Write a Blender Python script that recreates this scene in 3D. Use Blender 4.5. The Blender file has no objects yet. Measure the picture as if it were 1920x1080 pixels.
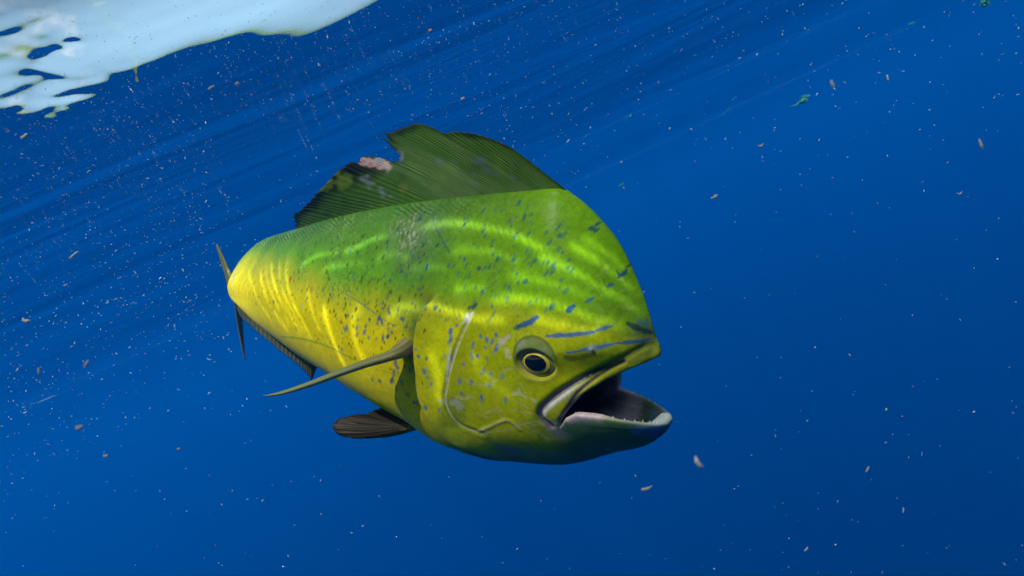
import bpy, math
import numpy as np
from mathutils import Matrix, Vector

sc = bpy.context.scene
col = sc.collection
rng = np.random.default_rng(11)

# ------------------------------------------------------------------ camera
FPX = 1100.0                                   # focal length in pixels of a 1920 px wide frame
ROLL, PITCH = math.radians(24.0), math.radians(-3.0)
CAM_DEPTH = 0.62                               # metres under the water surface
cam_d = bpy.data.cameras.new('camera')
cam = bpy.data.objects.new('camera', cam_d)
col.objects.link(cam)
sc.camera = cam
cam_d.sensor_width = 36.0
cam_d.lens = FPX / 1920 * 36.0
cam_d.clip_start, cam_d.clip_end = 0.01, 6000
cam_d.dof.use_dof = True
cam_d.dof.focus_distance = 0.76
cam_d.dof.aperture_fstop = 7.5
UPC = Vector((-math.sin(ROLL) * math.cos(PITCH), math.cos(ROLL) * math.cos(PITCH), math.sin(PITCH)))
FWC = Vector((0, 0, 1))
YC = (FWC - UPC * FWC.dot(UPC)).normalized()
XC = -(YC.cross(UPC))
RW = Matrix((XC, YC, UPC))                     # view frame (right, up, forward) -> world
CAMLOC = Vector((0, 0, -CAM_DEPTH))
cam.matrix_world = Matrix.Translation(CAMLOC) @ (RW @ Matrix(((1, 0, 0), (0, 1, 0), (0, 0, -1)))).to_4x4()
RWn = np.array(RW)
CLn = np.array(CAMLOC)


def to_world(p):
    return np.asarray(p) @ RWn.T + CLn


# ------------------------------------------------------------------ sky and sun
SUN_W = (RW @ Vector((-0.57, 0.70, -0.44)).normalized()).normalized()
world = bpy.data.worlds.new('World')
sc.world = world
world.use_nodes = True
wn = world.node_tree
bg = wn.nodes['Background']
sky = wn.nodes.new('ShaderNodeTexSky')
sky.sky_type = 'NISHITA'
sky.sun_disc = False
sky.sun_elevation = math.asin(SUN_W.z)
sky.sun_rotation = math.atan2(SUN_W.x, SUN_W.y)
sky.dust_density = 2.0
wmix = wn.nodes.new('ShaderNodeMix')           # thin bright high cloud over the blue
wmix.data_type = 'RGBA'
gm = wn.nodes.new('ShaderNodeNewGeometry')
sx = wn.nodes.new('ShaderNodeSeparateXYZ')
wn.links.new(gm.outputs['Incoming'], sx.inputs[0])
hz = wn.nodes.new('ShaderNodeMapRange')        # haze is thick near the horizon and thin overhead
hz.interpolation_type = 'SMOOTHSTEP'
hz.inputs[1].default_value, hz.inputs[2].default_value = -.88, -.58
hz.inputs[3].default_value, hz.inputs[4].default_value = .04, .80
wn.links.new(sx.outputs[2], hz.inputs[0])
wn.links.new(hz.outputs[0], wmix.inputs[0])
wn.links.new(sky.outputs[0], wmix.inputs[6])
wmix.inputs[7].default_value = (2.1, 3.7, 4.9, 1)
# a low white cloud bank added to the sky for the glare, broken by noise
CLOUD = (RW @ Vector(((55 - 960) / FPX, (540 - 165) / FPX, 1.0)).normalized())
vm = wn.nodes.new('ShaderNodeVectorMath')
vm.operation = 'DOT_PRODUCT'
vm.inputs[1].default_value = -CLOUD
wn.links.new(gm.outputs['Incoming'], vm.inputs[0])
cn = wn.nodes.new('ShaderNodeTexNoise')
cn.inputs['Scale'].default_value = 14
cn.inputs['Detail'].default_value = 6
cn.inputs['Distortion'].default_value = .6
wn.links.new(gm.outputs['Incoming'], cn.inputs['Vector'])
ca_ = wn.nodes.new('ShaderNodeMath')
ca_.operation = 'MULTIPLY_ADD'
ca_.inputs[1].default_value = .05
wn.links.new(cn.outputs[0], ca_.inputs[0])
wn.links.new(vm.outputs['Value'], ca_.inputs[2])
cr_ = wn.nodes.new('ShaderNodeMapRange')
cr_.interpolation_type = 'SMOOTHSTEP'
cr_.inputs[1].default_value, cr_.inputs[2].default_value = 1.026, 1.039
wn.links.new(ca_.outputs[0], cr_.inputs[0])
wcl = wn.nodes.new('ShaderNodeMix')
wcl.data_type = 'RGBA'
wn.links.new(cr_.outputs[0], wcl.inputs[0])
wn.links.new(wmix.outputs[2], wcl.inputs[6])
wcl.inputs[7].default_value = (5.8, 6.1, 6.4, 1)
wn.links.new(wcl.outputs[2], bg.inputs[0])
bg.inputs[1].default_value = 0.15
sun_d = bpy.data.lights.new('sun', 'SUN')
sun_d.energy = 5.0
sun_d.angle = math.radians(0.25)
sun_d.color = (1.0, 0.97, 0.91)
sun = bpy.data.objects.new('sun', sun_d)
col.objects.link(sun)
sun.rotation_euler = SUN_W.to_track_quat('Z', 'Y').to_euler()

sc.view_settings.view_transform = 'Standard'
sc.view_settings.look = 'None'
sc.view_settings.exposure = 1.06
sc.view_settings.gamma = 1.0
sc.cycles.use_denoising = True
sc.cycles.caustics_reflective = False
sc.cycles.caustics_refractive = False
sc.cycles.volume_bounces = 1
sc.cycles.max_bounces = 8
sc.cycles.transparent_max_bounces = 16


# ------------------------------------------------------------------ helpers
def link(name, mesh, parent=None, **props):
    o = bpy.data.objects.new(name, mesh)
    col.objects.link(o)
    if parent is not None:
        o.parent = parent
    for k, v in props.items():
        o[k] = v
    return o


def mesh_from(name, v, f, mat=None, smooth=True, color=None):
    v = np.ascontiguousarray(v, dtype=np.float32)
    f = np.ascontiguousarray(f, dtype=np.int32)
    m = bpy.data.meshes.new(name)
    n = f.shape[1]
    m.vertices.add(len(v))
    m.vertices.foreach_set('co', v.ravel())
    m.loops.add(f.size)
    m.loops.foreach_set('vertex_index', f.ravel())
    m.polygons.add(len(f))
    m.polygons.foreach_set('loop_start', np.arange(0, f.size, n, dtype=np.int32))
    m.polygons.foreach_set('loop_total', np.full(len(f), n, dtype=np.int32))
    m.update(calc_edges=True)
    m.validate()
    m.polygons.foreach_set('use_smooth', np.full(len(m.polygons), smooth, dtype=bool))
    if color is not None:
        a = m.color_attributes.new('Col', 'FLOAT_COLOR', 'POINT')
        c = np.ones((len(v), 4), np.float32)
        c[:, :3] = color
        a.data.foreach_set('color', c.ravel())
    if mat:
        m.materials.append(mat)
    m.update()
    return m


def new_mat(name):
    m = bpy.data.materials.new(name)
    m.use_nodes = True
    m.node_tree.nodes.clear()
    return m, m.node_tree.nodes.new, m.node_tree.links.new


def sstep(a, b, x):
    t = np.clip((x - a) / (b - a), 0, 1)
    return t * t * (3 - 2 * t)


def noise2(x, y, seed=0):
    """smooth lattice noise in -1..1"""
    tab = np.random.default_rng(seed).uniform(-1, 1, (256, 256))
    xi, yi = np.floor(x).astype(int), np.floor(y).astype(int)
    fx, fy = x - xi, y - yi
    fx, fy = fx * fx * (3 - 2 * fx), fy * fy * (3 - 2 * fy)
    g = lambda a, b: tab[a & 255, b & 255]
    return (g(xi, yi) * (1 - fx) + g(xi + 1, yi) * fx) * (1 - fy) + (g(xi, yi + 1) * (1 - fx) + g(xi + 1, yi + 1) * fx) * fy


def fbm(x, y, seed=0, octaves=4):
    r, a = 0, 1.0
    for k in range(octaves):
        r = r + a * noise2(x * 2 ** k + 17 * k, y * 2 ** k + 5 * k, seed + k)
        a *= 0.5
    return r / 1.6


def poly_dist(x, y, P, closed=False):
    """distance to a polyline, signed side (left of travel > 0) and place along it 0..1"""
    P = np.asarray(P, float)
    Q = np.vstack([P, P[:1]]) if closed else P
    best = np.full(np.shape(x), 1e9)
    side = np.zeros(np.shape(x))
    along = np.zeros(np.shape(x))
    seg = np.hypot(*(Q[1:] - Q[:-1]).T)
    tot, acc = seg.sum(), 0.0
    for (ax, ay), (bx, by), L in zip(Q[:-1], Q[1:], seg):
        dx, dy = bx - ax, by - ay
        t = np.clip(((x - ax) * dx + (y - ay) * dy) / (L * L + 1e-12), 0, 1)
        d = np.hypot(x - ax - t * dx, y - ay - t * dy)
        m = d < best
        best = np.where(m, d, best)
        side = np.where(m, np.sign(dx * (y - ay) - dy * (x - ax)), side)
        along = np.where(m, (acc + t * L) / tot, along)
        acc += L
    return best, side, along


def poly_sdf(x, y, P):
    P = np.asarray(P, float)
    d, _, _ = poly_dist(x, y, P, True)
    ins = np.zeros(np.shape(x), bool)
    j = len(P) - 1
    for i in range(len(P)):
        xi, yi, xj, yj = P[i, 0], P[i, 1], P[j, 0], P[j, 1]
        c = ((yi > y) != (yj > y)) & (x < (xj - xi) * (y - yi) / (yj - yi + 1e-12) + xi)
        ins ^= c
        j = i
    return np.where(ins, -d, d)


def catmull(P, n=8):
    P = np.asarray(P, float)
    E = np.vstack([2 * P[0] - P[1], P, 2 * P[-1] - P[-2]])
    out = []
    for i in range(1, len(E) - 2):
        p0, p1, p2, p3 = E[i - 1:i + 3]
        for k in range(n):
            t = k / n
            out.append(.5 * (2 * p1 + (p2 - p0) * t + (2 * p0 - 5 * p1 + 4 * p2 - p3) * t * t + (3 * p1 - p0 - 3 * p2 + p3) * t ** 3))
    out.append(P[-1])
    return np.array(out)


# ------------------------------------------------------------------ the fish's own frame
# s runs from the snout (0) to the tail, h up, l out of the flank; bend() curves the straight fish as it swims
S_END = 1.30
SS = np.arange(-0.10, 1.75, 0.002)
PHI = np.radians(35 + 24.8 * sstep(0.22, 1.2, SS))
TH = np.radians(4.2 * (1 - sstep(0.2, 0.7, SS)))
RHO = math.radians(9.0)
DIR = np.stack([-np.cos(PHI) * np.cos(TH), np.sin(TH), np.sin(PHI) * np.cos(TH)], -1)
Z0 = 0.62
SPINE = np.cumsum(DIR, 0) * 0.002
i0 = int(np.argmin(abs(SS)))
SPINE = SPINE - SPINE[i0] + np.array([(1237 - 960) / FPX * Z0, (540 - 655) / FPX * Z0, Z0])
LB = np.stack([-np.sin(PHI), 0 * PHI, -np.cos(PHI)], -1)
UB = np.cross(LB, DIR)
UB *= np.sign(UB[:, 1:2])
LL = math.cos(RHO) * LB - math.sin(RHO) * UB
UU = math.cos(RHO) * UB + math.sin(RHO) * LB


def itp(A, s):
    return np.stack([np.interp(s, SS, A[:, k]) for k in range(3)], -1)


def bend(s, h, l):
    s, h, l = np.broadcast_arrays(np.asarray(s, float), h, l)
    return itp(SPINE, s) + h[..., None] * itp(UU, s) + l[..., None] * itp(LL, s)


def proj(p):
    return 960 + FPX * p[..., 0] / p[..., 2], 540 - FPX * p[..., 1] / p[..., 2]


def flank(px, py, l=0.0, guess=None):
    """fish coordinates (s, h) of the point at side distance l seen at a photo pixel"""
    px, py = np.asarray(px, float), np.asarray(py, float)
    gs, gh = np.meshgrid(np.linspace(-.05, 1.32, 70), np.linspace(-.25, .25, 30), indexing='ij')
    X, Y = proj(bend(gs, gh, 0 * gs + .02))
    k = np.array([np.argmin((X - a) ** 2 + (Y - b) ** 2) for a, b in zip(px.ravel(), py.ravel())])
    s, h = gs.ravel()[k].reshape(px.shape), gh.ravel()[k].reshape(px.shape)
    for it in range(12):
        ll = l(s, h) if callable(l) else l
        x0, y0 = proj(bend(s, h, ll))
        e = 1e-3
        x1, y1 = proj(bend(s + e, h, ll))
        x2, y2 = proj(bend(s, h + e, ll))
        a, b, c, d = (x1 - x0) / e, (x2 - x0) / e, (y1 - y0) / e, (y2 - y0) / e
        det = a * d - b * c
        det = np.where(abs(det) < 1e3, np.where(det < 0, -1e3, 1e3), det)
        rx, ry = px - x0, py - y0
        s = s + np.clip((d * rx - b * ry) / det, -.05, .05)
        h = np.clip(h + np.clip((-c * rx + a * ry) / det, -.05, .05), -.4, .4)
        s = np.clip(s, -.095, 1.6)
    return np.stack([s, h], -1)


def fl(pts, l=0.0):
    p = np.array(pts, float)
    return flank(p[:, 0], p[:, 1], l)


# outline of the body, tail to snout along the back and along the belly
TOP = [(560, 428), (640, 405), (740, 385), (800, 376), (900, 365),
       (1000, 356), (1050, 353), (1078, 366), (1105, 388), (1140, 425), (1168, 465), (1192, 515), (1210, 560), (1222, 600), (1230, 630), (1238, 644), (1240, 656)]
BOT = [(560, 645), (600, 674), (650, 704), (700, 738), (750, 768), (800, 797),
       (835, 825), (880, 848), (950, 864), (1040, 872), (1090, 867), (1150, 850), (1205, 838), (1238, 820), (1254, 803), (1259, 790)]
topc = fl(TOP)
botc = fl(BOT)
FRONT = np.vstack([topc[-1], botc[-1]])        # line from snout tip to tip of the lower jaw
topc = np.vstack([[(S_END + .03, .055), (1.3, .057), (1.2, .066), (1.05, .086), (.9, .108), (.78, .125)], topc])
botc = np.vstack([[(S_END + .03, .012), (1.3, .011), (1.2, .006), (1.05, -.006), (.9, -.024), (.8, -.045)], botc])
topc_s = catmull(topc, 10)
botc_s = catmull(botc, 10)
topc_s = np.vstack([topc_s, botc[-1:]])
o1, o2 = np.argsort(topc_s[:, 0]), np.argsort(botc_s[:, 0])
h_top = lambda s: np.interp(s, topc_s[o1, 0], topc_s[o1, 1])
h_bot = lambda s: np.interp(s, botc_s[o2, 0], botc_s[o2, 1])
S_JAW = botc[-1, 0]

w_max = lambda s: np.interp(s, [-.05, 0.0, .10, .2, .3, .42, .6, .8, 1.0, 1.18, 1.33],
                            [.050, .056, .062, .066, .070, .070, .062, .049, .034, .019, .010])


def grid_axes():
    a = [S_JAW - .012]
    while a[-1] < S_END:
        s = a[-1]
        a.append(s + np.interp(s, [.28, .45, 1.3], [.00135, .0019, .0032]))
    S = np.array(a)
    H = np.arange(-.215, .215, .0014)
    Lx = np.concatenate([np.arange(-.082, -.0005, .0016), np.arange(0, .0825, .0016)])
    return S, H, Lx


GS, GH, GL = grid_axes()
s2, h2 = np.meshgrid(GS, GH, indexing='ij')
ht, hb = h_top(s2), h_bot(s2)
eta = (h2 - hb) / np.maximum(ht - hb, 1e-3)
ins = (eta > 0) & (eta < 1)
first = np.where(ins.any(0), np.argmax(ins, 0), 0)
s_front = GS[first]
k_ = np.ones(9) / 9
s_front = np.convolve(np.pad(s_front, 4, mode='edge'), k_, 'valid')
xb = np.clip(s2 - s_front[None], 0, None)
P = 1 - (1 - np.clip(xb / (.17 - .10 * sstep(-.03, .015, h2)), 0, 1)) ** 2
hi = sstep(.05, .14, h2) * (s2 < .4)
P = P ** (1 - .6 * hi)
Q = 4 * eta * (1 - eta)
mm = 1.10 - .42 * sstep(.45, 1.0, eta) + .10 * sstep(.5, .15, eta)
# the back ahead of the tail keeps a rounder top than the narrow crest of the head
V = w_max(s2) ** 2 * np.where(ins, np.maximum(P, .02), .3) * Q * mm ** 2
V = np.where(ins, V, np.maximum(V, -4e-4))
Wg = np.sqrt(np.maximum(V, 0))


def W(s, h):
    """half width of the body at (s, h)"""
    i = np.clip(np.interp(s, GS, np.arange(len(GS))), 0, len(GS) - 1.001)
    j = np.clip((h - GH[0]) / (GH[1] - GH[0]), 0, len(GH) - 1.001)
    a, b = i.astype(int), j.astype(int)
    u, v = i - a, j - b
    return (Wg[a, b] * (1 - u) + Wg[a + 1, b] * u) * (1 - v) + (Wg[a, b + 1] * (1 - u) + Wg[a + 1, b + 1] * u) * v


# landmarks on the head
OPERCLE = catmull(fl([(830, 552), (811, 562), (792, 582), (781, 607), (775, 650), (777, 700), (782, 740), (793, 770), (807, 790), (825, 813), (850, 833), (890, 848)], W))
PREOP = catmull(fl([(889, 585), (872, 617), (858, 650), (847, 683), (839, 717), (835, 753), (850, 783), (873, 801), (905, 812)], W))
LIP_UP = fl([(1050, 800), (1052, 789), (1062, 772), (1090, 740), (1140, 710), (1180, 692), (1212, 680), (1232, 671), (1242, 662)], lambda s, h: .9 * W(s, h))
RIM = fl([(1050, 800), (1062, 783), (1080, 774), (1130, 779), (1190, 789), (1230, 793), (1258, 788)], lambda s, h: .9 * W(s, h))
GROOVE1 = catmull(fl([(1222, 642), (1190, 658), (1150, 680), (1108, 701), (1060, 728), (1030, 750), (1012, 768), (1012, 785), (1028, 800)], W))
GROOVE2 = catmull(fl([(1170, 678), (1140, 693), (1112, 711), (1085, 734), (1062, 766), (1046, 792)], W))
JAWLINE = catmull(fl([(897, 809), (925, 797), (947, 788), (962, 793), (975, 806)], W))
EYE = fl([(1003, 683)], W)[0]
far = np.array([[-.25, RIM[-1, 1]], [-.25, LIP_UP[-1, 1] + .004]])
GAPE = np.vstack([RIM, far, LIP_UP[::-1][:-1]])


# relief on the flank in metres, on the (s, h) grid
def relief(s, h):
    D = np.zeros(np.shape(s))
    d, side, al = poly_dist(s, h, OPERCLE)
    back = side * BACK_SIGN > 0
    fade = sstep(0, .12, al) * (1 - sstep(.93, 1, al) * .5)
    D -= np.where(back, .0078 * np.exp(-d / .034) * sstep(0, .0022, d), 0) * fade
    D += np.where(~back, .0012 * np.exp(-d / .010), 0) * fade
    d, side, al = poly_dist(s, h, PREOP)
    D += (-.0009 * np.exp(-(d / .0022) ** 2) + .0006 * np.exp(-((d - .006) / .004) ** 2)) * sstep(0, .1, al)
    d, side, al = poly_dist(s, h, GROOVE1)
    D -= .0050 * np.exp(-(d / .0033) ** 2) * (.35 + .65 * sstep(.2, .6, al))
    d, side, al = poly_dist(s, h, GROOVE2)
    D -= .0022 * np.exp(-(d / .0018) ** 2)
    d, side, al = poly_dist(s, h, JAWLINE)
    D += .0012 * np.exp(-(d / .002) ** 2)
    # eye socket with its fleshy rim
    es, eh = s - EYE[0], h - EYE[1] - .006
    r = np.hypot(es / 1.0, eh / 1.0)
    D += .0036 * np.exp(-(r / .025) ** 4)
    r2 = np.hypot(s - EYE[0], (h - EYE[1]) / .72) * 1.1
    D += .0012 * np.exp(-((r2 - .0272) / .0030) ** 2)
    D -= .0100 * np.exp(-(r2 / .0245) ** 6)
    # nostril
    D += .0016 * np.exp(-((s - NOS[0]) ** 2 + (h - NOS[1]) ** 2) / .0028 ** 2)
    # wrinkled skin along the foot of the dorsal fin
    dt = h_top(s) - h
    wr = np.exp(-((dt - .010) / .014) ** 2) * sstep(.16, .3, s) * (1 - sstep(.7, .95, s)) * (.25 + .75 * sstep(-.4, .4, fbm(s * 18, h * 60, 4)))
    D += .0011 * wr * np.sin((s * 1.0 + dt * 2.2 + .007 * fbm(s * 32, h * 45, 3)) * 2 * math.pi / .0115)
    # muscle bands and slight unevenness
    D += .0009 * fbm(s * 14, h * 14, 5) + .00022 * fbm(s * 90, h * 90, 8)
    D += .0007 * np.sin(2 * math.pi * (s + 1.3 * np.abs(h - .02)) / .030) * sstep(.6, .9, s)
    # dent behind the jaw joint
    D -= .004 * np.exp(-((s - JJ[0]) ** 2 + (h - JJ[1]) ** 2) / .02 ** 2)
    return D


NOS = fl([(1110, 655)], W)[0]
JJ = fl([(1040, 812)], W)[0]
dd, sd_, al_ = poly_dist(np.array([OPERCLE[40, 0] + .02]), np.array([OPERCLE[40, 1]]), OPERCLE)
BACK_SIGN = sd_[0]


def surface_nets(F, X, Y, Z):
    insd = F < 0
    cnt = np.zeros(tuple(n - 1 for n in F.shape), np.int8)
    for a in (0, 1):
        for b in (0, 1):
            for c in (0, 1):
                cnt += insd[a:F.shape[0] - 1 + a, b:F.shape[1] - 1 + b, c:F.shape[2] - 1 + c]
    I, J, K = np.nonzero((cnt > 0) & (cnt < 8))
    ids = np.full(cnt.shape, -1, np.int32)
    ids[I, J, K] = np.arange(len(I))
    C = {(a, b, c): F[I + a, J + b, K + c] for a in (0, 1) for b in (0, 1) for c in (0, 1)}
    acc = np.zeros((len(I), 3))
    n = np.zeros(len(I))
    for ax in range(3):
        for u in (0, 1):
            for v in (0, 1):
                A = [0, 0, 0]
                oth = [q for q in range(3) if q != ax]
                A[oth[0]], A[oth[1]] = u, v
                B = list(A)
                B[ax] = 1
                fa, fb = C[tuple(A)], C[tuple(B)]
                m = (fa < 0) != (fb < 0)
                t = np.where(m, fa / np.where(m, fa - fb, 1), 0)
                p = np.array(A, float)[None].repeat(len(I), 0)
                p[:, ax] = t
                acc += np.where(m[:, None], p, 0)
                n += m
    acc /= n[:, None]
    P = np.stack([X[I] + acc[:, 0] * (X[I + 1] - X[I]), Y[J] + acc[:, 1] * (Y[J + 1] - Y[J]), Z[K] + acc[:, 2] * (Z[K + 1] - Z[K])], -1)
    faces = []
    for ax in range(3):
        sl0 = [slice(None)] * 3
        sl1 = [slice(None)] * 3
        sl0[ax], sl1[ax] = slice(0, -1), slice(1, None)
        a, b = insd[tuple(sl0)], insd[tuple(sl1)]
        E = np.nonzero(a != b)
        flip = a[E]
        E = list(E)
        o = [q for q in range(3) if q != ax]
        ok = (E[o[0]] > 0) & (E[o[1]] > 0) & (E[o[0]] < F.shape[o[0]] - 1) & (E[o[1]] < F.shape[o[1]] - 1)
        E = [e[ok] for e in E]
        flip = flip[ok]
        q = []
        for du, dv in ((-1, -1), (0, -1), (0, 0), (-1, 0)):
            e = list(E)
            e[o[0]] = e[o[0]] + du
            e[o[1]] = e[o[1]] + dv
            q.append(ids[tuple(e)])
        q = np.stack(q, -1)
        if ax == 1:
            flip = ~flip
        q = np.where(flip[:, None], q, q[:, ::-1])
        faces.append(q)
    return P, np.vstack(faces)


def laplace(P, faces, it=2, lam=.5):
    e = np.vstack([faces[:, [0, 1]], faces[:, [1, 2]], faces[:, [2, 3]], faces[:, [3, 0]]])
    n = len(P)
    deg = np.bincount(e[:, 0], minlength=n) + np.bincount(e[:, 1], minlength=n)
    for _ in range(it):
        Q = np.empty_like(P)
        for k in range(3):
            Q[:, k] = np.bincount(e[:, 0], P[e[:, 1], k], n) + np.bincount(e[:, 1], P[e[:, 0], k], n)
        P = P + lam * (Q / deg[:, None] - P)
    return P


def build_body():
    Vs = np.gradient(V, GS, axis=0)
    Vh = np.gradient(V, GH, axis=1)
    l = GL[None, None, :].astype(np.float32)
    g = (Vs ** 2 + Vh ** 2).astype(np.float32)[:, :, None]
    F = (l * l - V.astype(np.float32)[:, :, None]) / np.sqrt(4 * l * l + g + 1e-7)
    F0 = F.copy()                                                  # plain hull, used for the mouth cavity
    F -= (relief(s2, h2) * sstep(.006, .02, Wg)).astype(np.float32)[:, :, None]
    F[:, :, :] = np.maximum(F, (s2 - (S_END - .006)).astype(np.float32)[:, :, None])
    # open gape
    gp = poly_sdf(s2, h2, GAPE).astype(np.float32)
    # mouth cavity
    up = LIP_UP[1:] + np.array([0.004, .020])
    lo = RIM[1:] + np.array([.012, -.024])
    lo[-1, 0] += .004
    back = np.array([[LIP_UP[0, 0] + .05, LIP_UP[0, 1] - .005], [LIP_UP[0, 0] + .065, LIP_UP[0, 1] + .02], [LIP_UP[0, 0] + .05, LIP_UP[0, 1] + .045]])
    cav = np.vstack([lo[::-1], back, up])
    cp = poly_sdf(s2, h2, cav).astype(np.float32)
    k = np.float32(.0025)

    def smax(a, b):
        hh = np.clip(.5 + .5 * (a - b) / k, 0, 1)
        return b + (a - b) * hh + k * hh * (1 - hh)
    gfar = np.maximum(gp, (s2 - (LIP_UP[0, 0] - .028)).astype(np.float32))
    F = smax(F, -np.where(l < 0, gfar[:, :, None], gp[:, :, None]))
    wall = .0045 + .0080 * sstep(LIP_UP[0, 0] - .07, LIP_UP[0, 0] - .035, s2) + .003 * sstep(-.07, -.055, h2 - s2 * .1)
    hollow = smax(cp[:, :, None] * np.ones_like(l), F0 + wall.astype(np.float32)[:, :, None])
    F = smax(F, -hollow)
    F = F.astype(np.float32)
    P, faces = surface_nets(F, GS, GH, GL)
    P = laplace(P, faces, 2, .5)
    # how deep inside the hull each point lies: tells mouth lining from skin
    deep = np.minimum(0, 0 * P[:, 0])
    i = np.clip(np.searchsorted(GS, P[:, 0]) - 1, 0, len(GS) - 2)
    j = np.clip(((P[:, 1] - GH[0]) / (GH[1] - GH[0])).astype(int), 0, len(GH) - 2)
    kx = np.clip(np.searchsorted(GL, P[:, 2]) - 1, 0, len(GL) - 2)
    deep = F0[i, j, kx]
    return P, faces, deep


BP, BF, BDEEP = build_body()


# ------------------------------------------------------------------ skin colours
def paint_body(P, deep):
    s, h, l = P.T
    n = len(P)
    c = np.zeros((n, 3))

    def lay(color, a):
        c[:] = c * (1 - a[:, None]) + np.array(color) * a[:, None]
    n1 = fbm(s * 22, h * 22, 21)
    n2 = fbm(s * 70, h * 70, 31)
    n3 = fbm(s * 9, h * 9, 41)
    n6 = fbm(s * 170, h * 170, 43, 2)
    t = (h_top(s) - h)
    # green back, yellow flank
    bound = fl([(430, 500), (480, 500), (540, 520), (600, 545), (660, 560), (720, 578), (775, 590), (840, 590), (900, 598), (960, 600), (1040, 622), (1120, 618), (1200, 628), (1240, 650)], W)
    d, side, al = poly_dist(s, h, bound)
    up_ = np.interp(s, bound[::-1, 0], bound[::-1, 1]) < h
    sd = np.where(up_, d, -d) + .010 * n1 + .010 * n3
    c[:] = (.66, .57, .005)                                        # yellow
    headm = 1 - sstep(.235, .30, s)
    lay((.37, .44, .002), headm * .9)
    opz = headm * sstep(0, .01, np.interp(h, PREOP[::-1, 1], PREOP[::-1, 0]) * -1 + s)
    lay((.66, .70, .003), opz * .85)                              # cheeks are more olive
    lay((.30, .36, .008), sstep(-.035, .005, sd) * .8)
    lay((.105, .315, .006), sstep(-.006, .040, sd))
    lay((.18, .37, .004), headm * sstep(.0, .03, sd) * .6)
    lay((.075, .20, .022), (1 - headm) * sstep(.02, .07, sd) * .55)
    lay((.045, .15, .022), np.exp(-(t / .024) ** 2) * .75 * sstep(.1, .25, s))
    # mottling
    lay((.10, .22, .02), np.clip(n1 * .8, 0, 1) * sstep(-.01, .03, sd) * .5)
    lay((.52, .43, .004), np.clip(-n1, 0, 1) * sstep(.02, -.02, sd) * .5)
    lay((.23, .31, .003), sstep(-.15, .6, n3 + .4 * n1) * headm * sstep(.01, -.03, sd) * .75)
    lay((.17, .23, .003), np.clip(n2 * 1.2 + .15, 0, 1) * headm * sstep(.01, -.03, sd) * .5)
    lay((.16, .22, .02), headm * sstep(-.02, -.10, h) * sstep(.0, .5, n1 + n3 + .3) * .6)
    st = sstep(.18, .5, fbm(s * 330, h * 250, 53, 2)) * sstep(-.3, .4, n3 + n1)
    lay((.035, .10, .02), st * sstep(-.02, .02, sd) * sstep(.16, .28, s) * .55)
    lay((.10, .17, .015), st * headm * .35)
    lay((.30, .38, .10), sstep(.25, .6, fbm(s * 300, h * 300, 54, 2)) * sstep(.0, .5, n1) * .35 * sstep(-.03, .02, sd))
    # dark grey green saddle on the shoulder with scuffed pale scales
    ctr = fl([(795, 470)], W)[0]
    q = np.exp(-(((s - ctr[0]) / .06) ** 2 + ((h - ctr[1]) / .05) ** 2))
    lay((.08, .17, .05), q * (.45 + .3 * n1))
    ctr = fl([(770, 435)], W)[0]
    q = np.exp(-(((s - ctr[0]) / .035) ** 2 + ((h - ctr[1]) / .022) ** 2))
    sp = sstep(.15, .55, fbm(s * 260, h * 200, 51, 2))
    lay((.42, .40, .32), np.clip(q * sp * .75 + q * .12, 0, 1))
    # lower jaw, and belly edge darkened by countershading plus shade put into the colour
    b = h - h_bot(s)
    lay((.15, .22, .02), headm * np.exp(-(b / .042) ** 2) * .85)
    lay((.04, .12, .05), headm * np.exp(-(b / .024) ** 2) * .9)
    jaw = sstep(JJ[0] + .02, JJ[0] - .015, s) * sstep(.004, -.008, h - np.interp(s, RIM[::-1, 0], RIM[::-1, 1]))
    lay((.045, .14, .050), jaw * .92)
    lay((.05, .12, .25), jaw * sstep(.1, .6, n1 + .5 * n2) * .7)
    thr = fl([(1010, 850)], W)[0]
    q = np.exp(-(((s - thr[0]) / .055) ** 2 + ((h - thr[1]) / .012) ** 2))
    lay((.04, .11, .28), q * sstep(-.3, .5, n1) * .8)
    # dark keel in front of the snout
    sn = fl([(1205, 622), (1240, 640)], W)
    q = np.exp(-(poly_dist(s, h, sn)[0] / .010) ** 2)
    lay((.02, .06, .05), q * (.55 + .4 * n1))
    lay((.35, .36, .02), np.exp(-((s - .006) ** 2 + (h - LIP_UP[-1, 1] - .003) ** 2) / .007 ** 2) * .8)

    # rows of spots: (pixel, pixel, length, width in mm, tilt)
    def spot(cs, ch, a, b_, ang, color, k=1.0):
        m = (abs(s - cs) < a * 1.6) & (abs(h - ch) < a * 1.6)
        u, v = s[m] - cs, h[m] - ch
        ca, sa = math.cos(ang), math.sin(ang)
        x, y = (u * ca + v * sa) / a, (-u * sa + v * ca) / b_
        r = np.sqrt(x * x + y * y) * (1 + .25 * n2[m] + .3 * n6[m])
        al_ = sstep(1.35, .55, r)[:, None] * k
        c[m] = c[m] * (1 - al_) + np.array(color) * al_
    BLUE, TEAL, DARK = (.02, .12, .28), (.016, .125, .115), (.055, .055, .005)
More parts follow.
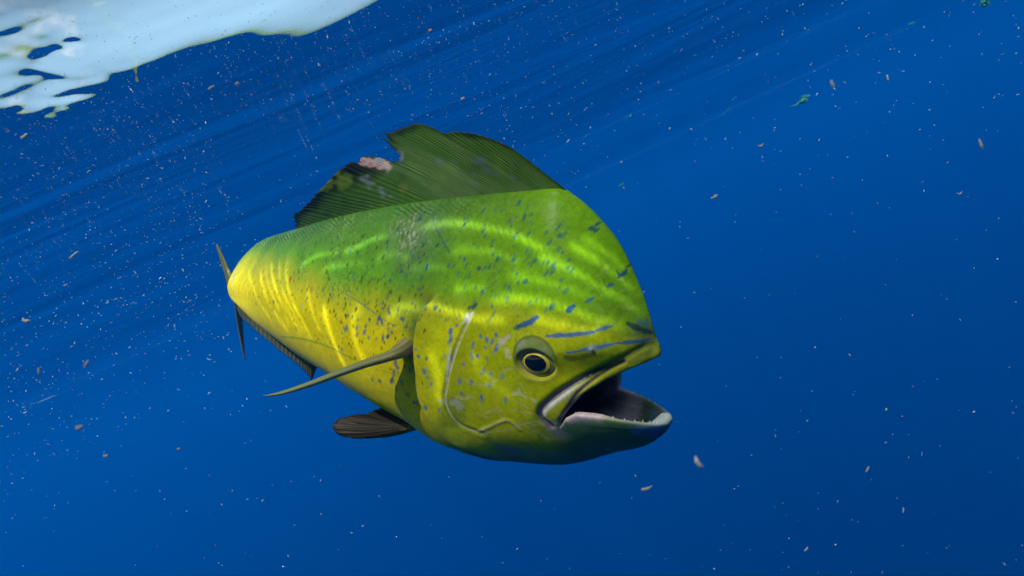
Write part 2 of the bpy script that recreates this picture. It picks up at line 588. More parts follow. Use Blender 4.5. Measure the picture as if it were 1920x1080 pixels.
    big = [(907, 395), (929, 394), (940, 397), (973, 380), (988, 390), (995, 402), (983, 407), (958, 415), (959, 424), (906, 433), (910, 442), (925, 451), (922, 461),
           (964, 445), (968, 438), (991, 439), (1024, 437), (1047, 426), (1049, 441), (1057, 441), (1030, 456), (1048, 467), (1055, 473), (988, 470), (991, 480), (1000, 490),
           (1005, 489), (1018, 495), (1027, 492), (1038, 497), (1036, 510), (1024, 513), (993, 501), (991, 495), (924, 477), (932, 487), (963, 488), (969, 514), (938, 508),
           (898, 503), (910, 501), (917, 501), (875, 495), (870, 487), (882, 511), (879, 519), (871, 521), (859, 513), (851, 499), (842, 496), (1053, 525), (1048, 540), (1061, 546),
           (985, 528), (972, 529), (955, 537), (905, 545), (903, 549), (911, 540), (1006, 562), (993, 567), (1032, 576), (1024, 581), (1036, 575), (1067, 488), (1065, 502), (1072, 508),
           (825, 582), (817, 578), (815, 576), (926, 587), (923, 574), (951, 559), (889, 566)]
    P_big = fl(big, W)
    r_ = np.random.default_rng(5)
    for (a_, b_) in P_big:
        spot(a_, b_, r_.uniform(.0022, .0050), r_.uniform(.0013, .0024), math.radians(r_.normal(-62, 12)), TEAL if b_ > .02 else BLUE, r_.uniform(.45, .85))
    dark_big = [(898, 504), (1113, 429), (1118, 432), (1108, 427), (1120, 420), (820, 460), (871, 421), (887, 575), (892, 572), (880, 577)]
    for (a_, b_) in fl(dark_big, W):
        spot(a_, b_, .0036, .0022, math.radians(-50), (.012, .07, .09), .85)
    cheek = [(883, 663), (895, 667), (885, 672), (909, 652), (887, 648), (901, 631), (912, 637), (922, 642), (932, 650), (913, 673), (869, 683), (861, 716), (884, 717), (907, 694),
             (921, 701), (902, 701), (903, 744), (903, 748), (865, 738), (919, 722), (947, 750), (942, 706), (930, 628), (845, 640), (847, 633), (841, 643), (845, 622), (857, 610),
             (781, 655), (785, 668), (796, 697), (802, 707), (808, 721), (834, 669), (833, 735), (823, 769), (798, 764), (848, 672), (930, 656), (926, 660)]
    for (a_, b_) in fl(cheek, W):
        spot(a_, b_, r_.uniform(.0022, .0050), r_.uniform(.0018, .0030), math.radians(r_.normal(-75, 15)), (.035, .13, .36), r_.uniform(.45, .85))
    # blue blotches behind the gill cover and along the mid flank
    blot = [(752, 600), (758, 612), (770, 604), (775, 609), (748, 598), (716, 634), (724, 632), (668, 628), (690, 634), (668, 616), (682, 623), (646, 617), (650, 614),
            (738, 680), (742, 690), (762, 695), (767, 690), (733, 714), (698, 712), (741, 729), (760, 742), (771, 757), (776, 759), (736, 700), (711, 714), (750, 719), (731, 717), (709, 598), (714, 604), (692, 600), (706, 607)]
    for (a_, b_) in fl(blot, W):
        spot(a_, b_, r_.uniform(.003, .0062), r_.uniform(.0020, .0032), math.radians(r_.normal(-65, 15)), (.02, .085, .20), r_.uniform(.5, .9))
    # peppering of small dark specks over the rear flank
    N = 430
    px = r_.uniform(455, 800, N)
    yt = np.interp(px, [440, 560, 800], [500, 455, 395])
    yb = np.interp(px, [440, 560, 650, 800], [545, 640, 690, 770])
    py = yt + (yb - yt) * r_.beta(1.6, 1.7, N)
    keep = r_.uniform(0, 1, N) < np.interp(px, [440, 560, 650, 800], [.35, .7, 1, .75])
    Ps = flank(px[keep], py[keep], W)
    for (a_, b_) in Ps:
        blue = r_.uniform() < np.interp(a_, [.3, .5], [.45, .03])
        sz = np.interp(a_, [.3, .5, 1.2], [1.0, .85, .8])
        spot(a_, b_, sz * r_.uniform(.0016, .0042), sz * r_.uniform(.0010, .0019), math.radians(r_.normal(-72, 14)), (.02, .08, .17) if blue else DARK, r_.uniform(.5, .95))
    N = 130                                                        # fainter flecks on the back
    px = r_.uniform(720, 1010, N)
    py = r_.uniform(400, 600, N)
    for (a_, b_) in flank(px, py, W):
        spot(a_, b_, r_.uniform(.002, .004), r_.uniform(.0014, .0022), math.radians(r_.normal(-62, 14)), (.025, .12, .10), r_.uniform(.2, .5))

    # strokes: (pixels, half width mm, colour, strength)
    def stroke(pts, w, color, k=1.0, rough=.35, smooth=True):
        q = fl(pts, W)
        q = catmull(q, 6) if smooth and len(q) > 2 else q
        lo_, hi_ = q.min(0) - 6 * w, q.max(0) + 6 * w
        m = (s > lo_[0]) & (s < hi_[0]) & (h > lo_[1]) & (h < hi_[1])
        d_, _, al_ = poly_dist(s[m], h[m], q)
        ww = w * (1 + rough * (n2[m] + n6[m]) * 1.6) * (.55 + .45 * np.sin(np.pi * np.clip(al_, .03, .97)))
        a_ = (sstep(1.3, .6, d_ / np.maximum(ww, 1e-5)) * k)[:, None]
        c[m] = c[m] * (1 - a_) + np.array(color) * a_
    BL = (.03, .14, .36)
    stroke([(1027, 630), (1050, 629), (1080, 627), (1113, 623)], .0024, (.02, .09, .28), .85)
    stroke([(1118, 620), (1147, 611)], .0018, (.02, .12, .25), .8)
    stroke([(1063, 662), (1080, 660), (1100, 655), (1140, 647), (1160, 642)], .0022, BL, .85)
    stroke([(1160, 643), (1190, 638), (1222, 633)], .0020, (.02, .10, .22), .9)
    stroke([(972, 612), (990, 606), (1006, 595)], .0032, (.015, .08, .22), .9)
    stroke([(965, 616), (975, 611)], .003, (.015, .09, .10), .8)
    stroke([(1063, 583), (1076, 574)], .0032, (.012, .08, .16), .95)
    stroke([(1098, 567), (1112, 559)], .0024, (.015, .10, .18), .8)
    stroke([(1140, 537), (1149, 533)], .0028, (.015, .10, .16), .8)
    stroke([(1160, 520), (1168, 513), (1174, 506)], .0024, (.012, .07, .12), .9, .6)
    stroke([(1156, 508), (1164, 517)], .0018, (.012, .07, .06), .9, .6)
    stroke([(1172, 503), (1184, 494)], .0016, (.02, .06, .03), .9, .6)
    stroke([(1176, 605), (1195, 618), (1215, 628)], .0024, (.01, .035, .05), .8, .6)
    stroke([(1195, 600), (1212, 612)], .0022, (.06, .22, .22), .5, .6)
    stroke([(1060, 671), (1085, 672), (1110, 664)], .0050, (.10, .15, .01), .75)
    # pale seams of the gill plates
    q = PREOP
    d_, _, al_ = poly_dist(s, h, q)
    a_ = sstep(.0024, .0006, d_ + .0012 * n2) * sstep(0, .06, al_) * (.35 + .5 * sstep(-.4, .4, n2 + n6))
    lay((.60, .58, .40), np.clip(a_, 0, .8))
    a_ = sstep(.0060, .0030, d_) * sstep(.0026, .0040, d_)
    lay((.10, .12, .02), a_ * .55)
    stroke([(868, 606), (878, 596), (888, 586)], .0028, (.58, .58, .50), .7, .8)
    stroke([(846, 650), (840, 690), (836, 715)], .0018, (.55, .60, .55), .8)
    stroke([(897, 809), (925, 797), (947, 788)], .0022, (.62, .55, .22), .8)
    stroke([(947, 788), (965, 795), (978, 806)], .0016, (.5, .45, .2), .7)
    stroke([(905, 812), (950, 806), (975, 797), (1010, 789)], .0012, (.45, .42, .2), .6)
    stroke([(953, 630), (942, 640), (934, 652)], .0040, (.50, .50, .42), .6, .8)
    stroke([(960, 738), (980, 741), (1004, 752)], .0035, (.55, .55, .33), .5, .9)
    stroke([(850, 742), (870, 748), (886, 742)], .0015, (.55, .45, .2), .6)
    stroke([(855, 690), (880, 718), (925, 721)], .0012, (.45, .4, .2), .45)
    stroke([(848, 756), (866, 762)], .0050, (.45, .45, .35), .5, .8)
    stroke([(826, 750), (832, 754)], .0050, (.45, .48, .45), .5, .8)
    stroke([(956, 668), (948, 655)], .0034, (.5, .5, .4), .5, .9)
    for k in range(26):                                            # fine scratches
        x0, y0 = r_.uniform(860, 1010), r_.uniform(690, 820)
        an = r_.normal(.25, .45)
        L_ = r_.uniform(12, 45)
        stroke([(x0, y0), (x0 + L_ * math.cos(an), y0 + L_ * math.sin(an))], .0008, (.48, .44, .2), r_.uniform(.2, .5), .5)
    # gill cover edge
    d_, side, al_ = poly_dist(s, h, OPERCLE)
    edge = sstep(.0022, .0006, d_) * sstep(0, .1, al_)
    lay((.16, .17, .04), edge * .7)
    lay((.45, .48, .35), edge * sstep(.45, .6, al_) * (1 - sstep(.8, .95, al_)) * .8)
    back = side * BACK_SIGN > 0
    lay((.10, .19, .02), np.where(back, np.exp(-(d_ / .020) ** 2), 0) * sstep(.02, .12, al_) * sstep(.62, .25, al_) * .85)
    # maxilla bones and grooves
    d1, sd1, al1 = poly_dist(s, h, GROOVE1)
    d2, sd2, al2 = poly_dist(s, h, GROOVE2)
    lipband = (np.minimum(d1, d2) < .013) * (poly_sdf(s, h, np.vstack([GROOVE1[:49], LIP_UP[:, :]])) < .001)
    lay((.42, .40, .30), lipband * sstep(.25, .7, al1) * sstep(-.2, .4, n2 + .3) * .65)
    lay((.34, .38, .03), lipband * sstep(.35, .1, al1) * .7)
    lay((.66, .64, .60), sstep(.0030, .0012, abs(d1 - .0058)) * lipband * sstep(.35, .55, al1) * .8)
    lay((.40, .38, .02), sstep(.0036, .001, abs(d2 - .0045)) * lipband * .6)
    lay((.020, .022, .022), sstep(.0042, .0018, d1 + .0010 * n2) * (.5 + .5 * sstep(.1, .3, al1)) * .95)
    lay((.05, .035, .03), sstep(.0024, .0010, d2) * .9)
    # orbit: grey fleshy lid over the eye
    es, eh = s - EYE[0], h - EYE[1]
    r = np.hypot(es, (eh - .006) / .98) * 1.1
    lid = sstep(.0290, .0265, r) * sstep(.004, .012, eh + .12 * es)
    lay((.15, .20, .06), lid * .9)
    lay((.34, .35, .28), lid * sstep(-.1, .6, n1 + .7 * n6) * sstep(.014, .022, eh) * .7)
    lay((.10, .13, .02), sstep(.0022, .0008, abs(r - .0282)) * sstep(-.012, .006, eh) * .8)
    r2 = np.hypot(es, eh / .72) * 1.1
    lay((.30, .30, .015), sstep(.032, .028, r2) * sstep(.006, -.004, eh) * .7)
    lay((.34, .34, .06), sstep(.0022, .0008, abs(r2 - .0292)) * sstep(.0, -.01, eh) * .6)
    lay((.35, .38, .32), np.exp(-((s - NOS[0]) ** 2 + (h - NOS[1]) ** 2) / .0035 ** 2))
    stroke([(1112, 656), (1117, 668)], .0016, (.06, .08, .01), .7)
    # old marks on the flank
    for (x, y, w, k_, kk) in ((545, 523, .0045, (.50, .05, .005), .9), (584, 543, .005, (.34, .20, .01), .7), (566, 574, .004, (.4, .42, .15), .6), (513, 566, .004, (.06, .14, .12), .8)):
        q_ = fl([(x, y)], W)[0]
        spot(q_[0], q_[1], w, w, 0, k_, kk)
    stroke([(526, 631), (570, 636), (620, 652), (668, 676)], .0020, (.18, .30, .03), .7, .25)
    stroke([(700, 690), (740, 704), (758, 716)], .0016, (.30, .36, .03), .5)
    stroke([(811, 400), (818, 428), (832, 455), (843, 474)], .0012, (.05, .13, .12), .75)
    stroke([(640, 545), (680, 572), (725, 605), (740, 612)], .0010, (.05, .12, .10), .55)
    stroke([(1125, 540), (1133, 532), (1131, 522)], .0008, (.05, .12, .02), .6)
    # stump of the tail is scuffed blue grey
    q_ = fl([(440, 515), (436, 524)], W)
    lay((.22, .30, .36), np.exp(-(poly_dist(s, h, q_)[0] / .012) ** 2) * .8)
    # creases along the fin foot, dark in the troughs and pale on crests
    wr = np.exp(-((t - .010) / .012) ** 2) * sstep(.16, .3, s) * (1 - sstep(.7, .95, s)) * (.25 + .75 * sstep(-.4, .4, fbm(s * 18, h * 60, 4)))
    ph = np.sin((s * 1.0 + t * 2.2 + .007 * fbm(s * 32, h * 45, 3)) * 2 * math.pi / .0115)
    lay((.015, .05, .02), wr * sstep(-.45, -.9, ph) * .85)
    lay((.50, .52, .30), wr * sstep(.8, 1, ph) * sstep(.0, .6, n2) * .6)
    # mouth lining
    in_gape = poly_sdf(s, h, GAPE)
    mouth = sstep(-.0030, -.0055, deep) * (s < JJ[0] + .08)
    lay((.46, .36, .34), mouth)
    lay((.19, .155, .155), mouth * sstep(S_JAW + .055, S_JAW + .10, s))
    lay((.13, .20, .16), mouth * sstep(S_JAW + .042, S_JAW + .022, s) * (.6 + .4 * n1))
    lay((.30, .28, .22), mouth * sstep(.1, .6, n1) * .5)
    rim_d = np.abs(h - np.interp(s, RIM[::-1, 0], RIM[::-1, 1]))
    rimm = sstep(.0035, .001, rim_d) * (s < JJ[0] - .005) * (deep > -.012)
    lay((.40, .38, .33), rimm * .7 * (.7 + .4 * n2))
    q_ = fl([(1062, 786), (1085, 778), (1120, 781)], W)
    lay((.62, .46, .46), np.exp(-(poly_dist(s, h, q_)[0] / .0060) ** 2) * .85)
    tip = .6 * np.exp(-(((s - S_JAW - .010) / .016) ** 2 + ((h - RIM[-1, 1] + .001) / .006) ** 2))
    lay((.44, .55, .48), tip * .8)
    n5 = fbm(s * 240, h * 240, 77, 3)
    c[:] = c * (1 + .12 * n2[:, None] + .16 * n5[:, None])
    return np.clip(c, .002, .9)


BCOL = paint_body(BP, BDEEP)


def skin_material(name, rough=.32, spec=.06, bump=.07, scale=420.0, trans=0.0):
    m, N, L = new_mat(name)
    out = N('ShaderNodeOutputMaterial')
    b = N('ShaderNodeBsdfPrincipled')
    at = N('ShaderNodeAttribute')
    at.attribute_name = 'Col'
    tc = N('ShaderNodeTexCoord')
    nz = N('ShaderNodeTexNoise')
    nz.inputs['Scale'].default_value = scale
    nz.inputs['Detail'].default_value = 3
    L(tc.outputs['Object'], nz.inputs['Vector'])
    mr = N('ShaderNodeMapRange')
    mr.inputs[3].default_value, mr.inputs[4].default_value = .72, 1.26
    L(nz.outputs[0], mr.inputs[0])
    mx = N('ShaderNodeMix')
    mx.data_type, mx.blend_type = 'RGBA', 'MULTIPLY'
    mx.inputs[0].default_value = 1
    L(at.outputs['Color'], mx.inputs[6])
    L(mr.outputs[0], mx.inputs[7])
    L(mx.outputs[2], b.inputs['Base Color'])
    vo = N('ShaderNodeTexVoronoi')
    vo.inputs['Scale'].default_value = scale * .8
    L(tc.outputs['Object'], vo.inputs['Vector'])
    bp = N('ShaderNodeBump')
    bp.inputs['Strength'].default_value = bump
    bp.inputs['Distance'].default_value = .001
    L(vo.outputs['Distance'], bp.inputs['Height'])
    L(bp.outputs[0], b.inputs['Normal'])
    mr2 = N('ShaderNodeMapRange')
    mr2.inputs[3].default_value, mr2.inputs[4].default_value = rough - .10, rough + .12
    L(nz.outputs[0], mr2.inputs[0])
    L(mr2.outputs[0], b.inputs['Roughness'])
    b.inputs['Specular IOR Level'].default_value = spec
    if trans > 0:
        tl = N('ShaderNodeBsdfTranslucent')
        L(mx.outputs[2], tl.inputs[0])
        ms = N('ShaderNodeMixShader')
        ms.inputs[0].default_value = trans
        L(b.outputs[0], ms.inputs[1])
        L(tl.outputs[0], ms.inputs[2])
        L(ms.outputs[0], out.inputs[0])
    else:
        L(b.outputs[0], out.inputs[0])
    return m


M_SKIN = skin_material('fish_skin')
M_FIN = skin_material('fin_skin', .42, .2, .15, 600, .35)

# ------------------------------------------------------------------ fish object and body
root_c = bend(.35, 0.0, 0.0)
ROOT = to_world(root_c)
fish = link('fish', None, label='large green and yellow dolphinfish with blue spots, open mouth and torn dorsal fin', category='fish')
fish.location = ROOT


def fish_part(name, P_cam, faces, mat, colr=None, parent=None, **props):
    v = to_world(P_cam) - ROOT
    m = mesh_from(name, v, faces, mat, color=colr)
    return link(name, m, parent or fish, **props)


fish_part('body', bend(BP[:, 0], BP[:, 1], BP[:, 2]), BF, M_SKIN, BCOL)


def grid_faces(nu, nv, off=0):
    i = np.arange(nu - 1)[:, None] * nv + np.arange(nv - 1)[None]
    return np.stack([i, i + nv, i + nv + 1, i + 1], -1).reshape(-1, 4) + off


def blade(A, B, thick, nv=30, l0=None, ridge=0.0, raysn=60, mode='mid', jag=0.0, seed=2, bulge=None):
    """thin fin: rays run from base points A to tip points B (n x 2 in s,h or n x 3 in view space)"""
    n = len(A)
    v = np.linspace(0, 1, nv)
    P = A[:, None, :] * (1 - v[None, :, None]) + B[:, None, :] * v[None, :, None]
    u = np.linspace(0, 1, n)[:, None] * np.ones(nv)[None]
    vv = np.ones(n)[:, None] * v[None]
    th = thick * (1 - .8 * vv ** .8) + .0004
    edge = np.minimum(np.minimum(u, 1 - u) * 25, 1)
    th = th * (.25 + .75 * edge)
    uw = u + (.55 / raysn) * noise2(u * raysn * .35, vv * 1.5, 6)
    rg = ridge * np.sin(uw * raysn * 2 * math.pi) * sstep(0, .08, vv) * (.5 + .5 * sstep(-.6, .4, noise2(u * 30, vv * 4, 7)))
    return P, u, vv, th, rg


def solid(P0, P1):
    """close two matching (nu, nv, 3) sheets into one thin solid"""
    nu, nv = P0.shape[:2]
    V_ = np.vstack([P0.reshape(-1, 3), P1.reshape(-1, 3)])
    f = [grid_faces(nu, nv), grid_faces(nu, nv, nu * nv)[:, ::-1]]
    k = nu * nv
    loop = [i * nv for i in range(nu)] + [(nu - 1) * nv + j for j in range(1, nv)] + [i * nv + nv - 1 for i in range(nu - 2, -1, -1)] + [j for j in range(nv - 2, 0, -1)]
    q = [(loop[(i + 1) % len(loop)], loop[i], loop[i] + k, loop[(i + 1) % len(loop)] + k) for i in range(len(loop))]
    return V_, np.vstack(f + [np.array(q)])


# ---- dorsal fin, torn behind its highest point
PAIRS = [((1064, 356), (1060, 351)), ((1058, 357), (1030, 328)), ((1053, 357), (995, 300)), ((1049, 358), (960, 275)), ((1044, 358), (925, 260)), ((1038, 359), (890, 250)),
         ((1030, 360), (858, 247)), ((1020, 361), (838, 251)), ((1010, 361), (815, 241)), ((1000, 362), (795, 233)), ((990, 362), (778, 232)), ((978, 363), (762, 237)), ((966, 364), (745, 243)),
         ((954, 365), (730, 249)), ((946, 366), (717, 250)), ((938, 367), (726, 262)), ((932, 368), (731, 268)), ((926, 368), (710, 257)), ((920, 369), (724, 268)), ((914, 369), (738, 282)), ((906, 370), (751, 294)), ((897, 371), (750, 301)),
         ((890, 372), (735, 305)), ((881, 372), (722, 299)), ((872, 373), (705, 295)), ((864, 374), (690, 293)), ((856, 375), (683, 298)), ((848, 376), (684, 307)), ((838, 377), (670, 305)), ((824, 379), (660, 308)), ((800, 383), (642, 322)), ((770, 387), (622, 343)),
         ((740, 392), (606, 360)), ((710, 398), (592, 374)), ((680, 403), (578, 386)), ((650, 410), (566, 396)), ((620, 418), (552, 402)), ((595, 425), (556, 417)), ((572, 432), (555, 428)), ((560, 436), (548, 434))]
pa = np.array(PAIRS, float)
tt = np.linspace(0, len(pa) - 1, 420)
pin = lambda A: np.stack([np.interp(tt, np.arange(len(pa)), A[:, k]) for k in (0, 1)], -1)
base_px, tip_px = pin(pa[:, 0]), pin(pa[:, 1])
jag = np.random.default_rng(4).normal(0, 1, len(tt))
jag = np.convolve(jag, np.ones(4) / 4, 'same') * 3.0
saw = (np.arange(len(tt)) % 7) / 7.0 * 4.0
rear = sstep(.30, .40, np.linspace(0, 1, len(tt)))
dirn = tip_px - base_px
dirn /= np.linalg.norm(dirn, axis=1, keepdims=True) + 1e-6
tip_px = tip_px + dirn * ((jag * .6 + saw) * (.25 + .75 * rear))[:, None]
A = fl(base_px, 0.0)
A[:, 1] -= .004
B = fl(tip_px, 0.0)
Pd, u, vv, th, rg = blade(A, B, .0030, nv=46, ridge=.00035, raysn=85)
lw = .006 * np.sin(u * 9 + 1) * vv ** 1.5
c0 = bend(Pd[..., 0], Pd[..., 1], lw + th + rg)
c1 = bend(Pd[..., 0], Pd[..., 1], lw - th + rg)
s_, h_ = Pd[..., 0].ravel(), Pd[..., 1].ravel()
uf, vf = u.ravel(), vv.ravel()
nA, nB, nC = fbm(s_ * 25, h_ * 25, 61), fbm(uf * 190, vf * 5, 63), fbm(s_ * 80, h_ * 80, 64)
cd = np.zeros((len(s_), 3))


def layd(color, a):
    cd[:] = cd * (1 - a[:, None]) + np.array(color) * a[:, None]


cd[:] = (.065, .185, .020)
layd((.12, .26, .03), sstep(.1, .8, nA) * .6)
layd((.11, .24, .02), sstep(.3, .0, uf) * .5)
layd((.020, .075, .018), sstep(.1, .8, -nA) * .6)
ray = np.sin((uf + (.55 / 85) * noise2(uf * 85 * .35, vf * 1.5, 6)) * 85 * 2 * math.pi)
layd((.30, .36, .05), sstep(.82, 1, ray + .35 * nB) * sstep(.0, .25, vf) * (1 - sstep(.45, .7, uf) * .7) * .5 * sstep(-.5, .4, nB))
layd((.020, .055, .015), sstep(.55, 1, -ray + .3 * nB) * .4)
layd((.004, .008, .005), sstep(.62, .92, vf + .15 * nA) * sstep(.55, .75, uf) * .95)
layd((.010, .020, .008), sstep(.86, 1, vf + .1 * nA) * .85)
layd((.010, .030, .015), sstep(.75, .95, uf) * .45)


def dorsal_mark(x, y, rs, rh, color, k, nz):
    q = fl([(x, y)], 0.0)[0]
    r = np.hypot((s_ - q[0]) / rs, (h_ - q[1]) / rh) * (1 + .95 * nz)
    layd(color, sstep(1.1, .6, r) * k)


for (x, y, rs, rh) in ((655, 335, .018, .010), (625, 350, .010, .007), (640, 325, .012, .006), (607, 352, .008, .006), (645, 342, .02, .012)):
    dorsal_mark(x, y, rs, rh, (.20, .32, .03), .5, nC)
for (x, y, rs, rh) in ((690, 302, .012, .007), (703, 306, .016, .007), (720, 310, .012, .006), (733, 314, .008, .004)):
    dorsal_mark(x, y, rs, rh, (.66, .52, .46), .95, nC)
for (x, y, rs, rh) in ((688, 303, .007, .004), (700, 308, .006, .004), (712, 313, .004, .003)):
    dorsal_mark(x, y, rs, rh, (.62, .22, .18), .8, nC)
for (x, y, rs, rh) in ((715, 304, .006, .004), (686, 335, .009, .005), (703, 342, .008, .004), (716, 355, .006, .005), (722, 362, .006, .004), (735, 368, .006, .003), (750, 297, .005, .006), (742, 288, .004, .005)):
    dorsal_mark(x, y, rs, rh, (.26, .32, .34), .55, nC)
for (x, y) in ((825, 302), (850, 302), (895, 303), (915, 320), (928, 328), (965, 332), (890, 328), (893, 345)):
    dorsal_mark(x, y, .008, .003, (.10, .19, .19), .6, nC)
dorsal_mark(760, 350, .008, .006, (.26, .26, .05), .4, nC)
layd((.075, .20, .018), sstep(.42, .0, vf + .10 * nA) * .85)
Vd, Fd = solid(c0, c1)
fish_part('dorsal_fin', Vd, Fd, M_FIN, np.vstack([cd, cd]), label='dark green sail-like dorsal fin with a torn pink-edged notch')

# ---- anal fin
PA = [((445, 570), (447, 577)), ((455, 577), (458, 592)), ((470, 588), (474, 602)), ((490, 604), (492, 617)), ((510, 620), (512, 632)), ((530, 636), (531, 648)), ((550, 651), (550, 662)), ((565, 662), (566, 676)), ((578, 670), (578, 690)), ((588, 677), (587, 706)), ((594, 681), (591, 700)), ((600, 684), (597, 687))]
pa = np.array(PA, float)
tt = np.linspace(0, len(pa) - 1, 160)
base_px, tip_px = pin(pa[:, 0]), pin(pa[:, 1])
tip_px[:, 1] += (np.arange(160) % 6) / 6 * 2.5 + 11 * np.sin(np.pi * np.clip(np.linspace(0, 1.1, 160), 0, 1)) ** .6
tip_px[:, 0] -= 3
A, B = fl(base_px, 0.0), fl(tip_px, 0.0)
A[:, 1] += .008
Pd, u, vv, th, rg = blade(A, B, .0025, nv=14, ridge=.0006, raysn=26)
c0, c1 = bend(Pd[..., 0], Pd[..., 1], th + rg), bend(Pd[..., 0], Pd[..., 1], -th + rg)
ray = np.sin((u.ravel() + (.55 / 26) * noise2(u.ravel() * 26 * .35, vv.ravel() * 1.5, 6)) * 26 * 2 * math.pi + 2.5 * vv.ravel())
ca = np.zeros((u.size, 3)) + np.array((.06, .075, .015))
ca = ca * (1 - .5 * sstep(.3, .9, ray)[:, None]) + np.array((.28, .27, .06)) * .5 * sstep(.3, .9, ray)[:, None]
e_ = (sstep(.7, 1, vv.ravel()) * .7)[:, None]
ca = ca * (1 - e_) + np.array((.05, .10, .22)) * e_
Va, Fa = solid(c0, c1)
fish_part('anal_fin', Va, Fa, M_FIN, np.vstack([ca, ca]))

# ---- tail fin, forked, seen almost edge on
hb_, ht_ = h_bot(np.array(S_END - .02)), h_top(np.array(S_END - .02))
hm_ = .5 * (hb_ + ht_)
tt = np.linspace(0, 1, 120)
bs = np.full(120, S_END - .022)
bh = ht_ + (hb_ - ht_) * tt
tip_s = np.interp(tt, [0, .04, .35, .5, .65, .96, 1], [1.50, 1.52, 1.385, 1.36, 1.385, 1.57, 1.55])
tip_h = np.interp(tt, [0, .04, .35, .5, .65, .96, 1], [hm_ + .128, hm_ + .124, hm_ + .03, hm_, hm_ - .045, hm_ - .222, hm_ - .228])
A, B = np.stack([bs, bh], -1), np.stack([tip_s, tip_h], -1)
Pd, u, vv, th, rg = blade(A, B, .0034, nv=36, ridge=.0002, raysn=24)
th = th + .0006
tw = vv ** 1.5 * np.where(u < .5, .006, -.020)
c0, c1 = bend(Pd[..., 0], Pd[..., 1], tw + th + rg), bend(Pd[..., 0], Pd[..., 1], tw - th + rg)
ray = np.sin(u.ravel() * 24 * 2 * math.pi)
nt_ = fbm(u.ravel() * 30, vv.ravel() * 8, 71)
ct = np.zeros((u.size, 3)) + np.array((.16, .17, .03))
k_ = sstep(-.2, .8, ray + nt_)[:, None] * .7
ct = ct * (1 - k_) + np.array((.035, .05, .02)) * k_
k_ = (np.exp(-((vv.ravel() - .18) / .08) ** 2) * sstep(-.1, .6, nt_) * .8)[:, None]
ct = ct * (1 - k_) + np.array((.45, .40, .34)) * k_
Vt, Ft = solid(c0, c1)
fish_part('tail_fin', Vt, Ft, M_FIN, np.vstack([ct, ct]))


# ---- pectoral fins: long narrow sickles standing off the flank
def pectoral(sign, label=None):
    r0 = fl([(757, 652)], W)[0]
    base = bend(r0[0], r0[1], sign * (W(r0[:1], r0[1:])[0] - .012))
    Lr = itp(LL, r0[:1])[0] * sign
    Dr = itp(DIR, r0[:1])[0]
    Ur = itp(UU, r0[:1])[0]
    if sign > 0:
        z0 = base[2]
        pts = [base] + [np.array([(x - 960) / FPX * z, (540 - y) / FPX * z, z]) for x, y, z in ((748, 659, z0 - .016), (728, 668, z0 - .020), (690, 680, z0 - .016), (640, 698, z0 - .004), (585, 719, z0 + .015), (535, 735, z0 + .035), (500, 742, z0 + .05))]
    else:
        pts = [base + Lr * a + Dr * b + Ur * c for a, b, c in ((0, 0, 0), (.015, .01, -.006), (.03, .03, -.012), (.05, .06, -.02), (.075, .095, -.03), (.095, .13, -.04), (.11, .16, -.045), (.12, .18, -.05))]
    C = catmull(np.array(pts), 8)
    n = len(C)
    t = np.linspace(0, 1, n)
    T = np.gradient(C, axis=0)
    T /= np.linalg.norm(T, axis=1, keepdims=True)
    chord_dir = np.cross(T, Ur[None].repeat(n, 0))
    chord_dir /= np.linalg.norm(chord_dir, axis=1, keepdims=True)
    nrm = np.cross(chord_dir, T)
    chord = np.interp(t, [0, .06, .2, .5, .8, 1], [.012, .012, .012, .012, .008, .001])
    thk = np.interp(t, [0, .05, .12, .25, .5, .8, 1], [.0130, .0125, .0095, .0062, .0048, .0030, .0008])
    m = 28
    a = np.linspace(0, 2 * math.pi, m, endpoint=False)
    ring = C[:, None] + chord_dir[:, None] * (np.cos(a)[None, :, None] * chord[:, None, None]) + nrm[:, None] * (np.sin(a)[None, :, None] * thk[:, None, None])
    rip = .0004 * np.sin(9 * a)[None, :, None] * nrm[:, None]
    ring = ring + rip
    i = np.arange(n - 1)[:, None] * m
    j = np.arange(m)[None]
    f = np.stack([i + j, i + (j + 1) % m, i + m + (j + 1) % m, i + m + j], -1).reshape(-1, 4)
    tf = np.repeat(t, m)
    af = np.tile(a, n)
    nn = fbm(tf * 14, np.cos(af) * 3, 81)
    cp = np.zeros((n * m, 3)) + np.array((.44, .40, .15))
    k = sstep(.05, .25, tf)[:, None]
    cp = cp * (1 - k) + np.array((.34, .33, .11)) * k
    k = (sstep(.3, .6, tf) * .6)[:, None]
    cp = cp * (1 - k) + np.array((.24, .34, .15)) * k
    k = (sstep(.2, .9, np.sin(9 * af) + nn) * .6)[:, None]
    cp = cp * (1 - k) + np.array((.10, .105, .04)) * k
    k = (np.exp(-((tf - .10) / .07) ** 2) * sstep(-.2, .5, nn) * .6)[:, None]
    cp = cp * (1 - k) + np.array((.34, .31, .20)) * k
    return fish_part('pectoral_fin', ring.reshape(-1, 3), f, M_FIN, cp)


pectoral(1)
pectoral(-1)

# ---- pelvic fins: dark fans under the throat
PEL = [((800, 795), (752, 763)), ((800, 795), (728, 757)), ((799, 795), (706, 766)), ((799, 796), (686, 774)), ((799, 796), (664, 775)), ((799, 796), (642, 778)), ((799, 796), (627, 784)), ((799, 797), (619, 792)), ((799, 797), (619, 800)), ((798, 797), (626, 810)),
       ((798, 798), (642, 816)), ((798, 798), (664, 819)), ((797, 799), (690, 819)), ((797, 799), (712, 818)), ((796, 800), (735, 813)), ((796, 800), (765, 806))]
pa = np.array(PEL, float)


